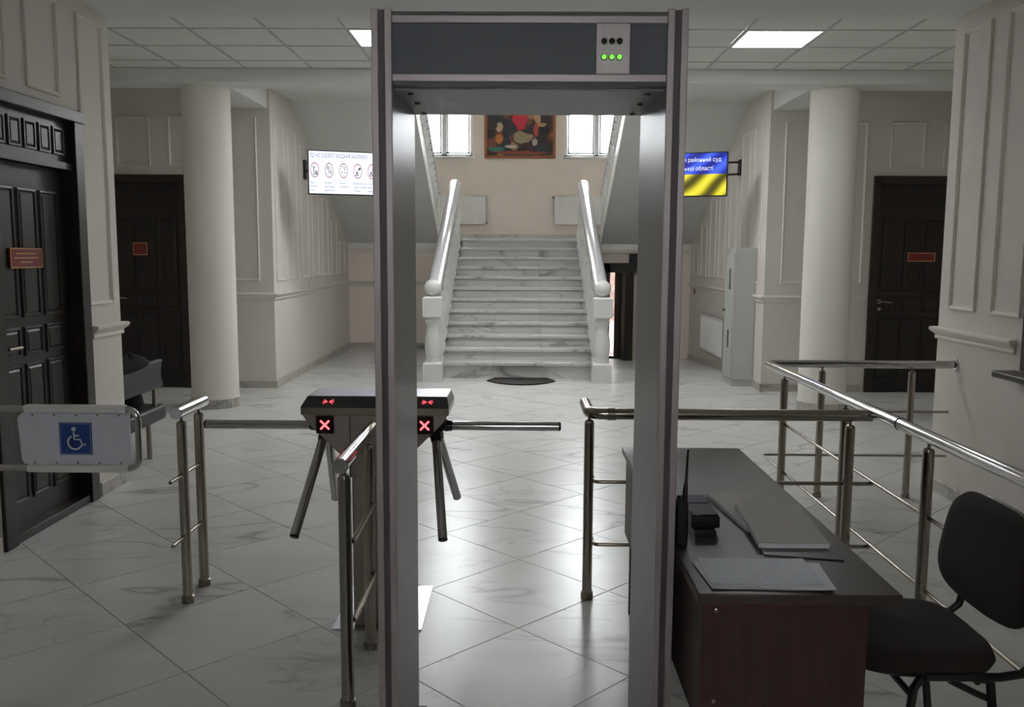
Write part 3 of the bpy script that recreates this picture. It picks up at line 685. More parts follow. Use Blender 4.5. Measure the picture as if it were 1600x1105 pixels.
# ramp railing, L-shaped
t = empty('railing', (1.61, 4.5, 0), 'long L-shaped steel railing from the right wall running towards the camera', 'railing')
for x, y in ((1.61, 5.30), (1.61, 4.29), (1.61, 3.40), (1.61, 2.55), (1.975, 5.70), (2.56, 5.70)): post(t, x, y, .85)
MB().tube([(2.82, 5.70, .889), (1.66, 5.70, .889)]+arc((1.66, 5.65, .889), .05, PI/2, PI, 5, (1, 0, 0), (0, 1, 0))[1:]+[(1.61, 1.5, .889)], .026, 24).build('handrail', m_chrome, t, smooth=50)
MB().lathe([(.038, 0), (.038, .008), (.028, .012)], (2.84, 5.70, .889), 24, (-1, 0, 0)).build('wall_flange', m_chrome, t, smooth=40)
MB().lathe([(.028, 0), (.028, .006)], (1.61, 3.66, .889), 24, (0, 1, 0)).build('joint_sleeve', m_black, t)
for z in (.565, .268):
    MB().tube([(2.84, 5.76, z), (1.66, 5.76, z)]+arc((1.66, 5.72, z), .04, PI/2, PI, 4, (1, 0, 0), (0, 1, 0))[1:]+[(1.62, 1.5, z)], .0085, 12).build('rod', m_steel, t, smooth=50)

# ================================================================== TURNSTILE
tx, ty = -.603, 3.74
t = empty('turnstile', (tx, ty, 0), 'double tripod turnstile with a steel head and red cross displays', 'turnstile')
MB().box(tx-.19, tx+.19, 3.56, 4.05, 0, .008).build('base_plate', m_topgl, t)
MB().box(tx-.103, tx+.103, 3.60, 3.90, .008, .70).build('pedestal', m_tbody, t, bevel=.006)
yf, yb_ = 3.58, 3.88
hp = [(-.303, .925), (-.28, .89), (-.11, .72), (-.11, .66), (.11, .66), (.11, .72), (.28, .89), (.303, .925)]
MB().prism(hp, (tx, yf+.004, 0), (1, 0, 0), (0, 0, 1), (0, yb_-yf-.008, 0)).build('head', m_tbody, t, bevel=.004)
MB().box(tx-.308, tx+.308, yf, yb_, .925, .958).build('lid_rim', m_steel, t, bevel=.003)
MB().hexa([(tx-.308, yf, .958), (tx+.308, yf, .958), (tx+.308, yb_, .958), (tx-.308, yb_, .958), (tx-.296, yf+.075, .992), (tx+.296, yf+.075, .992), (tx+.296, yb_-.01, .992), (tx-.296, yb_-.01, .992)]).build('lid', m_bezel, t)
MB().box(tx-.290, tx+.290, yf+.078, yb_-.012, .992, .9945).build('top_plate', m_topgl, t)
MB().box(tx-.105, tx-.102, yf-.0005, yf+.002, .66, .925).build('seam', m_black, t); MB().box(tx+.102, tx+.105, yf-.0005, yf+.002, .66, .925).build('seam', m_black, t)
for dx in (-.207, .208):
    x = tx+dx
    dp = MB().box(x-.037, x+.037, yf-.003, yf+.004, .848, .922).build('display', m_dispd, t, bevel=.002)
    for s_ in (1, -1):
        # glowing cross made of led dots
        mm = MB(); mw = MB()
        for k in range(-3, 4):
            cx_, cz_ = x+k*.0052, .885+s_*k*.0052
            mm.box(cx_-.0042, cx_+.0042, yf-.0045, yf-.003, cz_-.0042, cz_+.0042); mw.box(cx_-.0018, cx_+.0018, yf-.0055, yf-.0045, cz_-.0018, cz_+.0018)
        mm.build('led_cross', m_ledr, dp); mw.build('led_core', m_ledw, dp)
    # small arrows on the sloping bezel
    o = Vector((x+.008, yf+.036, .9755)); u = Vector((1, 0, 0)); v = Vector((0, .91, .41)); n_ = Vector((0, -.41, .91))*.001
    for s_ in (-1, 1):
        mm = MB()
        for q_ in (-1, 1):
            mm.prism([(s_*.004, -.002), (s_*.004, .002), (s_*.020, q_*.014+.002), (s_*.020, q_*.014-.002)], o+n_, u, v, n_)
        mm.prism([(s_*.003, -.0015), (s_*.003, .0015), (s_*.024, .0015), (s_*.024, -.0015)], o+n_, u, v, n_)
        mm.build('led_arrow', m_ledr, t)
for s_ in (-1, 1):
    hub = Vector((tx+s_*.235, 3.755, .85)); ax = Vector((s_*.707, 0, -.707))
    hb = MB().lathe([(.055, -.03), (.055, .02), (.045, .035), (.02, .04)], hub, 24, tuple(ax)).build('hub', m_black, t, smooth=40)
    L = .47 if s_ < 0 else .495
    dirs = [Vector((s_*1, 0, 0)), Vector((s_*.25, -.612, -.75)), Vector((s_*.25, .612, -.75))]
    if s_ < 0: dirs = [Vector((-1, 0, 0)), Vector((-.171, -.539, -.825)), Vector((-.069, .579, -.812))]
    else: dirs = [Vector((1, 0, 0)), Vector((.109, -.518, -.849)), Vector((.145, .584, -.798))]
    for k, d_ in enumerate(dirs):
        a = hub+d_*.055+Vector((0, 0, 0)); LL = ((.474 if s_ < 0 else .483) if k == 0 else .443)
        MB().lathe([(.022, 0), (.026, .02), (.022, .045)], hub+d_*.03, 16, tuple(d_)).build('arm_collar', m_black, t, smooth=40)
        am = MB().tube([a, a+d_*(LL)], .0195, 24).build('arm', m_chrome, t, smooth=40)
        MB().lathe([(.0198, 0), (.0198, .006), (.015, .010)], a+d_*(LL-.001), 20, tuple(d_)).build('end_cap', m_black, am, smooth=40)

# ================================================================== DISABLED ACCESS GATE
gy_ = 3.50
t = empty('swing_gate', (-1.9, gy_, 0), 'steel swing gate carrying a white board with a wheelchair sign', 'gate')
zt_, zb_ = .960, .713; xr = -1.555
MB().tube([(-2.36, gy_, zt_), (xr-.045, gy_, zt_)]+arc((xr-.045, gy_, zt_-.045), .045, PI/2, 0, 6, (1, 0, 0), (0, 0, 1))[1:]+arc((xr-.045, gy_, zb_+.045), .045, 0, -PI/2, 6, (1, 0, 0), (0, 0, 1))+[(-2.36, gy_, zb_)], .013, 14).build('gate_tube', m_chrome, t, smooth=50)
post(t, -2.38, gy_, 1.0, .03)
bo = [(-2.045+.02, zb_+.017), (-1.588, zb_+.017), (-1.588, zt_-.017), (-2.045+.02, zt_-.017), (-2.045, zt_-.037), (-2.035, zb_+.037)]
MB().prism(bo, (0, gy_-.008, 0), (1, 0, 0), (0, 0, 1), (0, .014, 0)).build('board', m_board, t, bevel=.002)
for z in (zt_+.0, zb_-.0):
    MB().box(-2.015, -1.60, gy_-.018, gy_+.018, z-.016, z+.016).build('clamp_strip', m_white, t, bevel=.008, seg=3)
    for k in range(5):
        MB().lathe([(.004, 0), (.004, .002)], (-1.98+k*.088, gy_-.0085, z-(.025 if z > .8 else -.025)), 10, (0, -1, 0)).build('screw', m_steeld, t)
sx, sz, sw = -1.808, .838, .133
sg = MB().box(sx-sw/2, sx+sw/2, gy_-.0105, gy_-.008, sz-sw/2, sz+sw/2).build('sign_plate', m_blue, t)
MB().frame((sx-sw/2+.004, gy_-.0105, sz-sw/2+.004), (1, 0, 0), (0, 0, 1), (0, -1, 0), sw-.008, sw-.008, [(0, .0003), (.0012, .0003)]).build('sign_border', m_wsign, sg)
ic = MB(); yy = gy_-.0116
def P2(a, b): return (sx+a*sw, yy, sz+b*sw)
ic.lathe([(.0095, 0), (.0095, .0006)], P2(-.045, .30), 18, (0, -1, 0))
def stroke(pts, r=.0042):
    ic.tube([P2(*p) for p in pts], r*.9, 6)
stroke([(-.05, .21), (-.035, -.02), (.14, -.02), (.21, -.20), (.30, -.155)])
stroke([(-.04, .10), (.11, .10)], .0036)
stroke([(-.02+.215*math.cos(a), -.11+.215*math.sin(a)) for a in [math.radians(118+k*12) for k in range(19)]])
ic.build('wheelchair_symbol', m_wsign, sg)

# ================================================================== TABLE
tz = .75
t = empty('desk', (.71, 2.96, 0), 'dark brown laminate desk beside the detector right post', 'desk')
MB().box(.452, .965, 2.125, 3.80, tz-.028, tz).build('desktop', m_table, t, bevel=.003)
e1_ = MB().box(.49, .893, 2.155, 2.18, 0, tz-.028).build('end_panel', m_tabled, t, bevel=.001)
e2_ = MB().box(.49, .893, 3.75, 3.775, 0, tz-.028).build('end_panel', m_tabled, t, bevel=.001)
MB().box(.468, .49, 2.155, 3.775, .37, tz-.028).build('modesty_panel', m_tabled, t, bevel=.001)
for z in (.695, .45): MB().lathe([(.0055, 0), (.0055, .002), (.003, .003)], (.505, 2.155, z), 14, (0, -1, 0)).build('screw_cap', m_steel, e1_)
# sheets of handwriting, near end of the desk
def sheet(cx, cy, w_, h_, ang, z, mat, name, th=.0012, curl=0):
    c_, s_ = math.cos(ang), math.sin(ang); nx, ny = 6, 6; m = MB(); vs = []
    for zz in (0, -th):
        for j in range(ny+1):
            for i in range(nx+1):
                a, b = (i/nx-.5)*w_, (j/ny-.5)*h_
                k = curl*max(0, (i/nx-.72))**2*8+curl*.6*max(0, (.25-j/ny))**2*8
                vs.append((cx+a*c_-b*s_, cy+a*s_+b*c_, z+th+zz+k))
    n1 = (nx+1)*(ny+1); fs = []
    for j in range(ny):
        for i in range(nx):
            q_ = j*(nx+1)+i; fs.append((q_, q_+1, q_+nx+2, q_+nx+1)); fs.append((n1+q_, n1+q_+nx+1, n1+q_+nx+2, n1+q_+1))
    for i in range(nx): fs += [(i, n1+i, n1+i+1, i+1), (ny*(nx+1)+i, ny*(nx+1)+i+1, n1+ny*(nx+1)+i+1, n1+ny*(nx+1)+i)]
    for j in range(ny): a, b = j*(nx+1), (j+1)*(nx+1); fs += [(a, b, n1+b, n1+a), (a+nx, n1+a+nx, n1+b+nx, b+nx)]
    m.add(vs, fs); return m.build(name, mat, None, uv=True)
sh = [(.655, 2.252, .30, .20, -.03, m_paper, 'blank white paper sheet at the bottom of the loose stack at the near desk end'),
      (.635, 2.262, .30, .20, .07, m_pr2, 'handwritten white sheet in the loose stack, turned slightly left'),
      (.668, 2.250, .29, .195, -.10, m_paper, 'white sheet in the loose stack, turned slightly right'),
      (.640, 2.268, .29, .195, -.02, m_pr2, 'topmost handwritten sheet of the loose stack at the near desk end')]
for k, (cx_, cy_, w_, h_, a_, m_, lb) in enumerate(sh): tag(sheet(cx_, cy_, w_, h_, a_, tz+.0008+k*.0022, m_, 'paper_sheet', curl=.004), lb, 'paper', 'loose papers on the near desk end')
# printed sheaf and open register
def slab(poly, z0, th, mat, name, parent=None, uv=False, tilt=0):
    m = MB().prism(poly, (0, 0, z0), (1, 0, 0), (0, 1, 0), (0, 0, th)); return m.build(name, mat, parent, uv=uv)
sf = slab([(.655, 3.02), (.862, 3.02), (.905, 2.76), (.70, 2.62)], tz+.0005, .014, m_paper, 'paper_sheaf'); tag(sf, 'thick printed sheaf lying behind the open register on the desk', 'papers')
slab([(.657, 3.018), (.860, 3.018), (.903, 2.762), (.702, 2.625)], tz+.0147, .0006, m_pr1, 'printed_page', sf, uv=True)
rg = MB().hexa([(.695, 2.41, tz+.0005), (.905, 2.37, tz+.0005), (.925, 2.80, tz+.016), (.715, 2.83, tz+.016), (.695, 2.41, tz+.0045), (.905, 2.37, tz+.0045), (.925, 2.80, tz+.02), (.715, 2.83, tz+.02)]).build('open_register', m_table); tag(rg, 'open register with grey printed pages leaning on the sheaf', 'book')
pg = MB().hexa([(.692, 2.46, tz+.006), (.895, 2.455, tz+.006), (.912, 2.79, tz+.0215), (.712, 2.815, tz+.0215), (.692, 2.46, tz+.021), (.895, 2.455, tz+.021), (.912, 2.79, tz+.037), (.712, 2.815, tz+.037)]).build('page_block', m_paper, rg)
MB().hexa([(.692, 2.46, tz+.0211), (.895, 2.455, tz+.0211), (.912, 2.79, tz+.0371), (.712, 2.815, tz+.0371), (.692, 2.46, tz+.0216), (.895, 2.455, tz+.0216), (.912, 2.79, tz+.0376), (.712, 2.815, tz+.0376)]).build('top_page', m_pr1, rg, uv=True)
# radio handset
r = empty('handheld_radio', (.475, 2.50, tz), 'black handheld radio with a long antenna standing on the desk', 'radio')
MB().box(.457, .492, 2.478, 2.535, tz, tz+.135).build('body', m_black, r, bevel=.006)
MB().tube([(.484, 2.505, tz+.13), (.4855, 2.505, tz+.17), (.487, 2.505, tz+.19), (.490, 2.505, tz+.285)], [.0085, .0075, .0045, .003], 12).build('antenna', m_black, r, smooth=40)
MB().lathe([(.007, 0), (.007, .014)], (.468, 2.505, tz+.135), 14).build('knob', m_black, r, smooth=40)
MB().box(.453, .457, 2.482, 2.53, tz+.01, tz+.11).build('belt_clip', m_black, r, bevel=.002)
# black device
r = empty('desk_device', (.585, 2.70, tz), 'black box-shaped desk device with a flat lid behind the radio', 'device')
MB().box(.525, .612, 2.60, 2.83, tz+.018, tz+.055).build('body', m_black, r, bevel=.004)
MB().box(.53, .597, 2.575, 2.78, tz, tz+.018).build('base', m_black, r, bevel=.003)
MB().box(.529, .608, 2.735, 2.826, tz+.055, tz+.060).build('lid', m_bezel, r, bevel=.002); MB().box(.529, .608, 2.605, 2.728, tz+.055, tz+.060).build('lid', m_bezel, r, bevel=.002)

# ================================================================== CHAIR
def grow(name, verts, mat, parent, sub=2):
    pass
t = empty('office_chair', (1.2, 2.60, 0), 'black fabric visitor chair with tube legs behind the desk, facing it', 'chair')
def cushion(name, cx, cy, cz, a, b, h, mat, parent, vertical=False, e=3.2, lean=0):
    """super-ellipse cushion; vertical: lies in Y-Z plane"""
    m = MB(); N = 40; rows = [(0.0, -.5), (.80, -.5), (.95, -.36), (1.0, 0), (.95, .36), (.80, .5), (.0, .62)]
    vs = []; fs = []
    for s_, hh in rows:
        for k in range(N):
            th = 2*PI*k/N; c_, n_ = math.cos(th), math.sin(th)
            px = math.copysign(abs(c_)**(2/e), c_)*a*max(s_, .001); py = math.copysign(abs(n_)**(2/e), n_)*b*max(s_, .001)
            if vertical: vs.append((cx+hh*h+lean*py+.10*(px*px), cy+px*(1-.10*py/b), cz+py))
            else: vs.append((cx+px, cy+py, cz+hh*h-.22*max(0, -px-a*.5)**2*6))
    for i in range(len(rows)-1):
        for k in range(N): fs.append((i*N+k, i*N+(k+1) % N, (i+1)*N+(k+1) % N, (i+1)*N+k))
    m.add(vs, fs); return m.build(name, mat, parent, smooth=70)
cushion('seat', 1.178, 2.585, .447, .212, .225, .075, m_fabric, t, e=4.2)
cushion('seat_shell', 1.178, 2.585, .418, .20, .215, .03, m_black, t)
cushion('backrest', 1.425, 2.606, .692, .258, .168, .05, m_fabric, t, True, 3.4, .12)
cushion('back_shell', 1.458, 2.606, .692, .245, .160, .022, m_black, t, True, 3.0, .12)
for y in (2.37, 2.80):
    MB().tube([(1.15, y, .415), (1.36, y, .415), (1.42, y, .425), (1.455, y, .455), (1.468, y, .50), (1.475, y, .62)], .0125, 12).build('back_tube', m_cframe, t, smooth=50)
    MB().tube([(1.14, y, .412), (1.12, y, .38), (1.085, y-.0, .005)], .0125, 12).build('leg', m_cframe, t, smooth=50)
    MB().tube([(1.30, y, .412), (1.335, y, .40), (1.385, y, .005)], .0125, 12).build('leg', m_cframe, t, smooth=50)
    MB().tube([(1.22, y, .405), (1.30, y, .365), (1.335, y, .35)], .010, 10).build('brace', m_cframe, t, smooth=50)
MB().tube([(1.115, 2.37, .36), (1.115, 2.80, .36)], .010, 10).build('cross_bar', m_cframe, t, smooth=50)
MB().tube([(1.30, 2.37, .40), (1.30, 2.80, .40)], .010, 10).build('cross_bar', m_cframe, t, smooth=50)

# ================================================================== BENCH (behind the left wall end)
t = empty('waiting_bench', (-3.05, 6.5, 0), 'black leatherette bench on steel legs behind the end of the left wall', 'bench')
MB().box(-3.34, -2.835, 6.08, 6.92, .262, .385).build('seat', m_leather, t, bevel=.03, seg=4)
bk = MB(); pts = []
for k in range(9):
    z = .52+.225*k/8; pts.append((-2.855-.02*math.sin(k/8*PI)+.0*k, z))
poly = [(x, z) for x, z in pts]+[(x-.06, z) for x, z in reversed(pts)]
bk.prism(poly, (0, 6.06, 0), (1, 0, 0), (0, 0, 1), (0, .88, 0)); bk.build('backrest', m_leather, t, bevel=.02, seg=3)
for y in (6.2, 6.62): 
    MB().cyl((-2.86, y, 0), (-2.86, y, .265), .019, 16).build('leg', m_steeld, t, smooth=40)
    MB().cyl((-3.24, y, 0), (-3.24, y, .265), .019, 16).build('leg', m_steeld, t, smooth=40)
for y in (6.2, 6.78): MB().cyl((-2.875, y, .38), (-2.875, y, .53), .017, 14).build('back_support', m_steeld, t, smooth=40)
# coat over the backrest and bag on the seat
m = MB(); N = 20; rows = 10
vs = []; fs = []
for i in range(rows+1):
    v_ = i/rows
    for k in range(N):
        a = 2*PI*k/N; rr = math.sin(PI*min(.999, max(.02, v_*.5+.5)))
        vs.append((-2.89+.10*math.cos(a)*rr*(1+.1*math.sin(3*a+v_*4)), 6.40+.27*math.sin(a)*rr*(1+.08*math.cos(5*a)), .735+.10*v_+.02*math.sin(a*2)))
for i in range(rows):
    for k in range(N): fs.append((i*N+k, i*N+(k+1) % N, (i+1)*N+(k+1) % N, (i+1)*N+k))
fs += [tuple(reversed(range(N))), tuple(range(rows*N, rows*N+N))]
m.add(vs, fs); tag(m.build('folded_coat', m_cloth, smooth=80), 'black coat heaped on top of the bench backrest', 'coat')
m = MB(); m.lathe([(.02, 0), (.12, .01), (.14, .06), (.13, .12), (.07, .15), (.02, .155)], (-3.0, 6.53, .386), 20); tag(m.build('bag', m_cloth, smooth=70), 'black soft bag lying on the bench seat', 'bag')

# ================================================================== LOCKER, RADIATORS, SMALL WALL THINGS
t = empty('metal_locker', (2.68, 10.77, 0), 'tall narrow grey-green metal locker against the right stair hall wall', 'locker')
lx0, lx1, ly0, ly1 = 2.56, 2.815, 10.55, 11.0
MB().box(lx0+.008, lx1, ly0+.01, ly1, 0, .08).build('plinth', m_locker, t)
MB().box(lx0, lx1, ly0, ly1, .08, 1.672).build('body', m_locker, t, bevel=.004)
MB().box(lx0-.012, lx0, ly0+.015, ly1-.015, .10, 1.60).build('door', m_locker, t, bevel=.003)
for z0, z1, y in ((1.17, 1.42, 10.70), (.46, .68, 10.72)): MB().box(lx0-.020, lx0-.012, y, y+.035, z0, z1).build('door_recess', m_black, t, bevel=.002)
MB().box(lx0-.024, lx0-.012, 10.695, 10.71, 1.25, 1.40).build('handle', m_steeld, t)
MB().lathe([(.01, 0), (.016, .02), (.016, .035)], (lx0-.012, 10.93, .91), 14, (-1, 0, 0)).build('knob', m_steeld, t, smooth=40)
def radiator(name, o, u, n, w_, h_, lab, grp=None):
    o, u, n = Vector(o), Vector(u), Vector(n)
    def bx(a0, a1, n0, n1, z0, z1):
        m = MB(); P = [o+u*a+n*b for a, b in ((a0, n0), (a1, n0), (a1, n1), (a0, n1))]
        return m.hexa([(p.x, p.y, o.z+z0) for p in P]+[(p.x, p.y, o.z+z1) for p in P])
    t = empty(name, o, lab, 'radiator', grp)
    bx(0, w_, .08, .10, 0, h_).build('front_plate', m_white, t, bevel=.006)
    bx(0, w_, .03, .05, 0, h_).build('rear_plate', m_white, t)
    bx(0, w_, .03, .10, h_-.012, h_).build('top_grille', m_white, t); bx(0, .008, .03, .10, 0, h_).build('side_cover', m_white, t); bx(w_-.008, w_, .03, .10, 0, h_).build('side_cover', m_white, t)
    rb = MB(); k = 0.05
    while k < w_-.04:
        P = [o+u*a+n*b for a, b in ((k-.004, .10), (k+.004, .10), (k+.002, .103), (k-.002, .103))]
        rb.hexa([(p.x, p.y, o.z+.04) for p in P]+[(p.x, p.y, o.z+h_-.04) for p in P]); k += .05
    rb.build('ribs', m_white, t)
    for a in (.1, w_-.1): bx(a-.01, a+.01, 0, .03, .05, h_-.05).build('bracket', m_white, t)
    return t
t = radiator('radiator', (-1.60, 16.3, 2.115), (1, 0, 0), (0, -1, 0), .95, .52, 'white panel radiator below the left window on the landing', 'landing radiators')
MB().cyl((-.65, 16.25, 2.14), (-.62, 16.25, 2.14), .014, 12).build('valve', m_steeld, t)
t = radiator('radiator', (.608, 16.3, 2.115), (1, 0, 0), (0, -1, 0), 1.0, .52, 'white panel radiator below the right window on the landing', 'landing radiators')
MB().cyl((.608, 16.25, 2.60), (.57, 16.25, 2.60), .014, 12).build('valve', m_steeld, t)
radiator('radiator', (2.82, 13.25, .19), (0, -1, 0), (-1, 0, 0), 1.45, .52, 'white panel radiator low on the right stair hall wall beyond the locker')
tag(MB().box(2.805, 2.82, 14.2, 14.28, .95, 1.04).build('light_switch', m_plaq, bevel=.003), 'small brownish switch plate at the far end of the right stair hall wall', 'switch')
tag(MB().box(-2.87, -2.855, 11.86, 11.94, 1.14, 1.22).build('light_switch', m_trim, bevel=.003), 'small pale switch plate above the chair rail on the left stair hall wall', 'switch')

# reception window on the right wall
wn = struct(empty('window_3', (XR, 4.1, .90)))
fr = MB(); fr.box(XR-.012, XR+.2, 4.85, 4.955, .95, 2.35); fr.box(XR-.012, XR+.2, 3.25, 3.35, .95, 2.35); fr.box(XR-.012, XR+.2, 3.25, 4.955, 2.25, 2.35)
fr.build('window_frame', m_doorfr, wn, bevel=.004)
MB().box(XR-.13, XR+.2, 3.2, 5.03, .905, .945).build('window_sill', m_doorfr, wn, bevel=.012, seg=3)
MB().box(XR+.09, XR+.096, 3.35, 4.85, .95, 2.25).build('pane', m_glass, wn)

# ================================================================== PAINTING (generic stand-in)
t = empty('framed_painting', (-.027, 16.28, 3.31), 'large dark multicoloured painting in a brown wooden frame between the windows', 'painting')
px0, px1, pz0, pz1 = -.675, .621, 3.31, 4.35
MB().frame((px0, 16.299, pz0), (1, 0, 0), (0, 0, 1), (0, -1, 0), px1-px0, pz1-pz0, [(0, 0), (0, .03), (.02, .036), (.045, .024), (.055, .01)]).build('frame', m_frame, t)
mp_ = NT('painted_canvas'); v = mp_.coord(scale=(1, 1, 1))
vo = mp_.n('ShaderNodeTexVoronoi'); vo.inputs['Scale'].default_value = 9; vo.inputs['Randomness'].default_value = 1
wn_ = mp_.n('ShaderNodeTexNoise'); wn_.inputs['Scale'].default_value = 6; mp_.l(v, wn_.inputs['Vector'])
ad = mp_.n('ShaderNodeMix', data_type='VECTOR'); ad.inputs[0].default_value = .12; mp_.l(v, ad.inputs[4]); mp_.l(wn_.outputs['Color'], ad.inputs[5]); mp_.l(ad.outputs[1], vo.inputs['Vector'])
sp_ = mp_.n('ShaderNodeSeparateColor'); mp_.l(vo.outputs['Color'], sp_.inputs[0])
D = lambda h: lin(h)
colr = mp_.ramp(sp_.outputs[0], [(0, D('#1C1A1E')), (.22, D('#232a2c')), (.38, D('#2A2026')), (.5, D('#3A2A22')), (.62, D('#23393A')), (.72, D('#6B3A2C')), (.80, D('#8A7656')), (.88, D('#3A2430')), (.94, D('#B08C6C'))], 'CONSTANT')
mp_.l(colr, mp_.p.inputs['Base Color']); mp_.set(None, .55)
cv = MB().box(px0+.05, px1-.05, 16.285, 16.29, pz0+.05, pz1-.05).build('canvas', mp_.m, t)
def blob(cx_, cz_, rx, rz, col, seed, nm='paint_patch'):
    rnd = random.Random(seed); n = 14; pp = []
    for k in range(n):
        a = 2*PI*k/n; q_ = 1+rnd.uniform(-.22, .22); pp.append((rx*math.cos(a)*q_, rz*math.sin(a)*q_))
    MB().prism(pp, (cx_, 16.2848-seed*.0001, cz_), (1, 0, 0), (0, 0, 1), (0, -.0005, 0)).build(nm, plain('oil_paint_'+col.strip('#'), col, .6, var=.25, vs=25), t)
for k, (a, b, c_, d__, col) in enumerate([(-.03, 3.98, .14, .16, '#B4283C'), (.02, 3.68, .17, .11, '#8E8466'), (.26, 3.82, .05, .12, '#A8443C'), (-.40, 3.66, .07, .10, '#B06A38'), (-.40, 3.86, .06, .08, '#B79C86'), (-.46, 3.47, .14, .05, '#2F6E62'), (-.2, 3.52, .12, .03, '#B9B2A8'), (.24, 3.60, .05, .07, '#B0A69A'), (.0, 3.41, .5, .035, '#7A3C2C')]): blob(a, b, c_, d__, col, k+1)

# ================================================================== SCREENS
def tv(side, X, Y, lab):
    u = Vector((math.cos(math.radians(20))*-side, math.sin(math.radians(20)), 0)); n = Vector((-math.sin(math.radians(20))*-side, math.cos(math.radians(20)), 0))*-1
    if n.y > 0: n = -n
    o = Vector((X, Y, 2.268)); w_, h_ = .915, .515
    t = empty('wall_screen', (X+u.x*.45, Y+u.y*.45, 2.268), lab, 'screen', 'screens either side of the stairs')
    def slab_(a0, a1, z0, z1, n0, n1): 
        P = [o+u*a+n*b for a, b in ((a0, n0), (a1, n0), (a1, n1), (a0, n1))]
        return MB().hexa([(p.x, p.y, p.z+z0) for p in P]+[(p.x, p.y, p.z+z1) for p in P])
    slab_(0, w_, 0, h_, 0, -.045).build('housing', m_black, t, bevel=.004)
    return t, o, u, n, w_, h_, slab_
t, o, u, n, w_, h_, sl_ = tv(-1, -2.495, 10.40, 'white wall screen with prohibition pictograms left of the stairs')
sl_(.012, w_-.012, .014, h_-.012, .001, .0025).build('display', m_scrw, t)
Z = Vector((0, 0, 1)); sf_ = n*.004
hdg = text_mb('ПІД ЧАС СУДОВОГО ЗАСІДАННЯ ЗАБОРОНЕНО', .062, o+u*.022+Z*.432+sf_, u, Z); 
mxx = max((Vector(v)-o).dot(u) for v in hdg.v); kx = (.70-.022)/(mxx-.022)
hdg = text_mb('ПІД ЧАС СУДОВОГО ЗАСІДАННЯ ЗАБОРОНЕНО', .062, o+u*.022+Z*.432+sf_, u, Z, sx=kx); hdg.build('screen_heading', m_txt, t)
for k in range(5):
    cx_ = .078+.168*k; cz_ = .285; c0 = o+u*cx_+Z*cz_+sf_
    rg_ = MB(); N = 28; vs = []
    for r_ in (.050, .044):
        for q_ in range(N): a = 2*PI*q_/N; vs.append(c0+u*r_*math.cos(a)+Z*r_*1.75*math.sin(a))
    rg_.add(vs, [(q_, (q_+1) % N, N+(q_+1) % N, N+q_) for q_ in range(N)])
    rg_.build('prohibition_ring', m_ring, t)
    im = MB(); rn = random.Random(k+3)
    def bar(a0, b0, a1, b1, th=.005):
        A = Vector((a0, b0)); B = Vector((a1, b1)); d_ = (B-A).normalized(); p_ = Vector((-d_.y, d_.x))*th/2
        im.add([c0+u*q_.x+Z*q_.y for q_ in (A-p_, B-p_, B+p_, A+p_)], [(0, 1, 2, 3)])
    if k == 0: bar(-.028, .03, .008, .03); bar(-.008, .05, -.008, -.045, .008); bar(-.02, -.05, .035, -.05, .008); bar(.014, -.045, .014, -.01, .012); bar(.028, -.045, .028, -.01, .008)
    elif k == 1: bar(-.02, .05, .03, .02); bar(-.02, .05, -.01, .0, .01); bar(.0, .02, .03, -.02); bar(-.02, -.03, .015, -.01, .008); bar(.018, -.045, .024, -.01, .008)
    elif k == 2: bar(-.025, .05, .015, .045); bar(.015, .045, .01, .0, .006); bar(-.025, -.02, -.012, -.02, .014); bar(.012, -.02, .024, -.02, .014); bar(-.004, -.05, .01, -.05)
    else: bar(-.03, -.05, .012, -.05, .007); bar(-.02, -.045, -.008, 0, .01); bar(-.008, 0, .004, -.045, .008); bar(.008, .015, .03, .04, .02); bar(.03, .04, .038, .02, .005)
    im.build('pictogram', m_icon, t)
    rows = [['Вхід', 'верхній', 'одяг'], ['Вживати', 'прохолодні', 'напої та їжу'], ['Палити', 'розмовляти'], ['наближатися до', 'судді, учасників', 'процесу'], ['фото та', 'відео', 'зйомка']][k]
    cap = MB()
    for q_, s_ in enumerate(rows):
        tm_ = text_mb(s_, .030, o+u*(cx_-.052)+Z*(.130-.043*q_)+sf_, u, Z, sx=.66); cap.add(tm_.v, tm_.f)
    cap.build('caption', m_txt, t)
MB().box(-2.87, -2.845, 11.70, 11.82, 2.55, 2.80).build('mount_plate', m_black, t)
MB().tube([(-2.85, 11.76, 2.66), (-2.3, 11.2, 2.62), (-2.05, 10.62, 2.53)], .014, 8).build('mount_arm', m_black, t)
t, o, u, n, w_, h_, sl_ = tv(1, 2.40, 10.40, 'wall screen showing a waving blue and yellow flag right of the stairs')
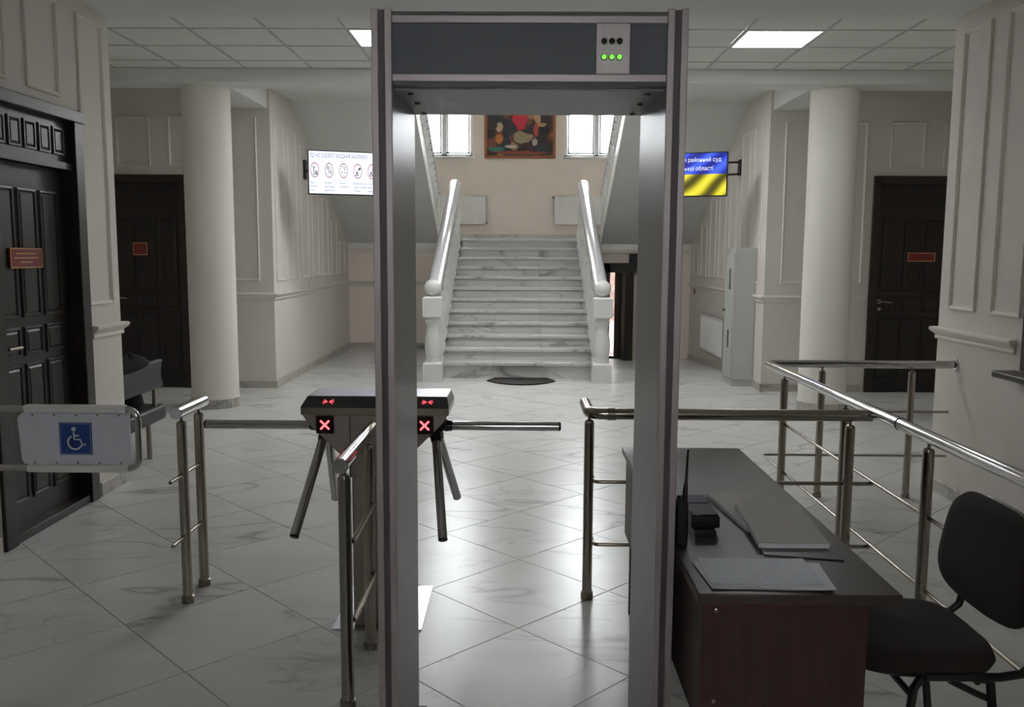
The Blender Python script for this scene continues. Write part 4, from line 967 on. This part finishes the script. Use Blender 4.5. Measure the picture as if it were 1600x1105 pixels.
fl = NT('flag_screen'); v = fl.coord('Generated')
sx_ = fl.n('ShaderNodeSeparateXYZ'); fl.l(v, sx_.inputs[0])
mpn = fl.n('ShaderNodeMapping'); mpn.inputs['Rotation'].default_value = (0, math.radians(-35), 0); mpn.inputs['Scale'].default_value = (1, 1, .9); fl.l(v, mpn.inputs[0])
wv = fl.n('ShaderNodeTexWave', bands_direction='X', wave_profile='SIN'); wv.inputs['Scale'].default_value = 1.1; wv.inputs['Distortion'].default_value = 3.2; wv.inputs['Detail'].default_value = 1.5; wv.inputs['Detail Scale'].default_value = .8; fl.l(mpn.outputs[0], wv.inputs['Vector'])
bl = fl.ramp(wv.outputs['Fac'], [(0, lin('#1A2390')), (.5, lin('#2440D0')), (1, lin('#4C6CF0'))]); ye = fl.ramp(wv.outputs['Fac'], [(0, lin('#4A420C')), (.35, lin('#8C8418')), (.7, lin('#D6C628')), (1, lin('#F2E840'))])
gt = fl.n('ShaderNodeMath', operation='GREATER_THAN'); gt.inputs[1].default_value = .505; fl.l(sx_.outputs[2], gt.inputs[0])
mx = fl.n('ShaderNodeMix', data_type='RGBA'); fl.l(gt.outputs[0], mx.inputs[0]); fl.l(ye, mx.inputs[6]); fl.l(bl, mx.inputs[7])
fl.set((0, 0, 0, 1), .4); fl.l(mx.outputs[2], fl.p.inputs['Emission Color']); fl.p.inputs['Emission Strength'].default_value = 1.0
sl_(.012, w_-.012, .014, h_-.012, .001, .0025).build('display', fl.m, t)
for s_, zz, ae in (('кий районний суд', .405, .075), ('ької області', .305, .165)):
    o2 = o+u*ae+Z*zz+n*.004
    tm_ = text_mb(s_, .066, o2, -u, Z, 'RIGHT', sx=.88); tm_.build('screen_caption', m_txw, t)
MB().box(2.79, 2.82, 11.42, 11.54, 2.60, 2.80).build('mount_plate', m_black, t)
for z in (2.62, 2.77): MB().tube([(2.80, 11.48, z), (2.45, 11.1, z-.05), (2.02, 10.60, z-.16)], .014, 8).build('mount_arm', m_black, t)
print('tiles', ntile, 'objects', len(bpy.data.objects))
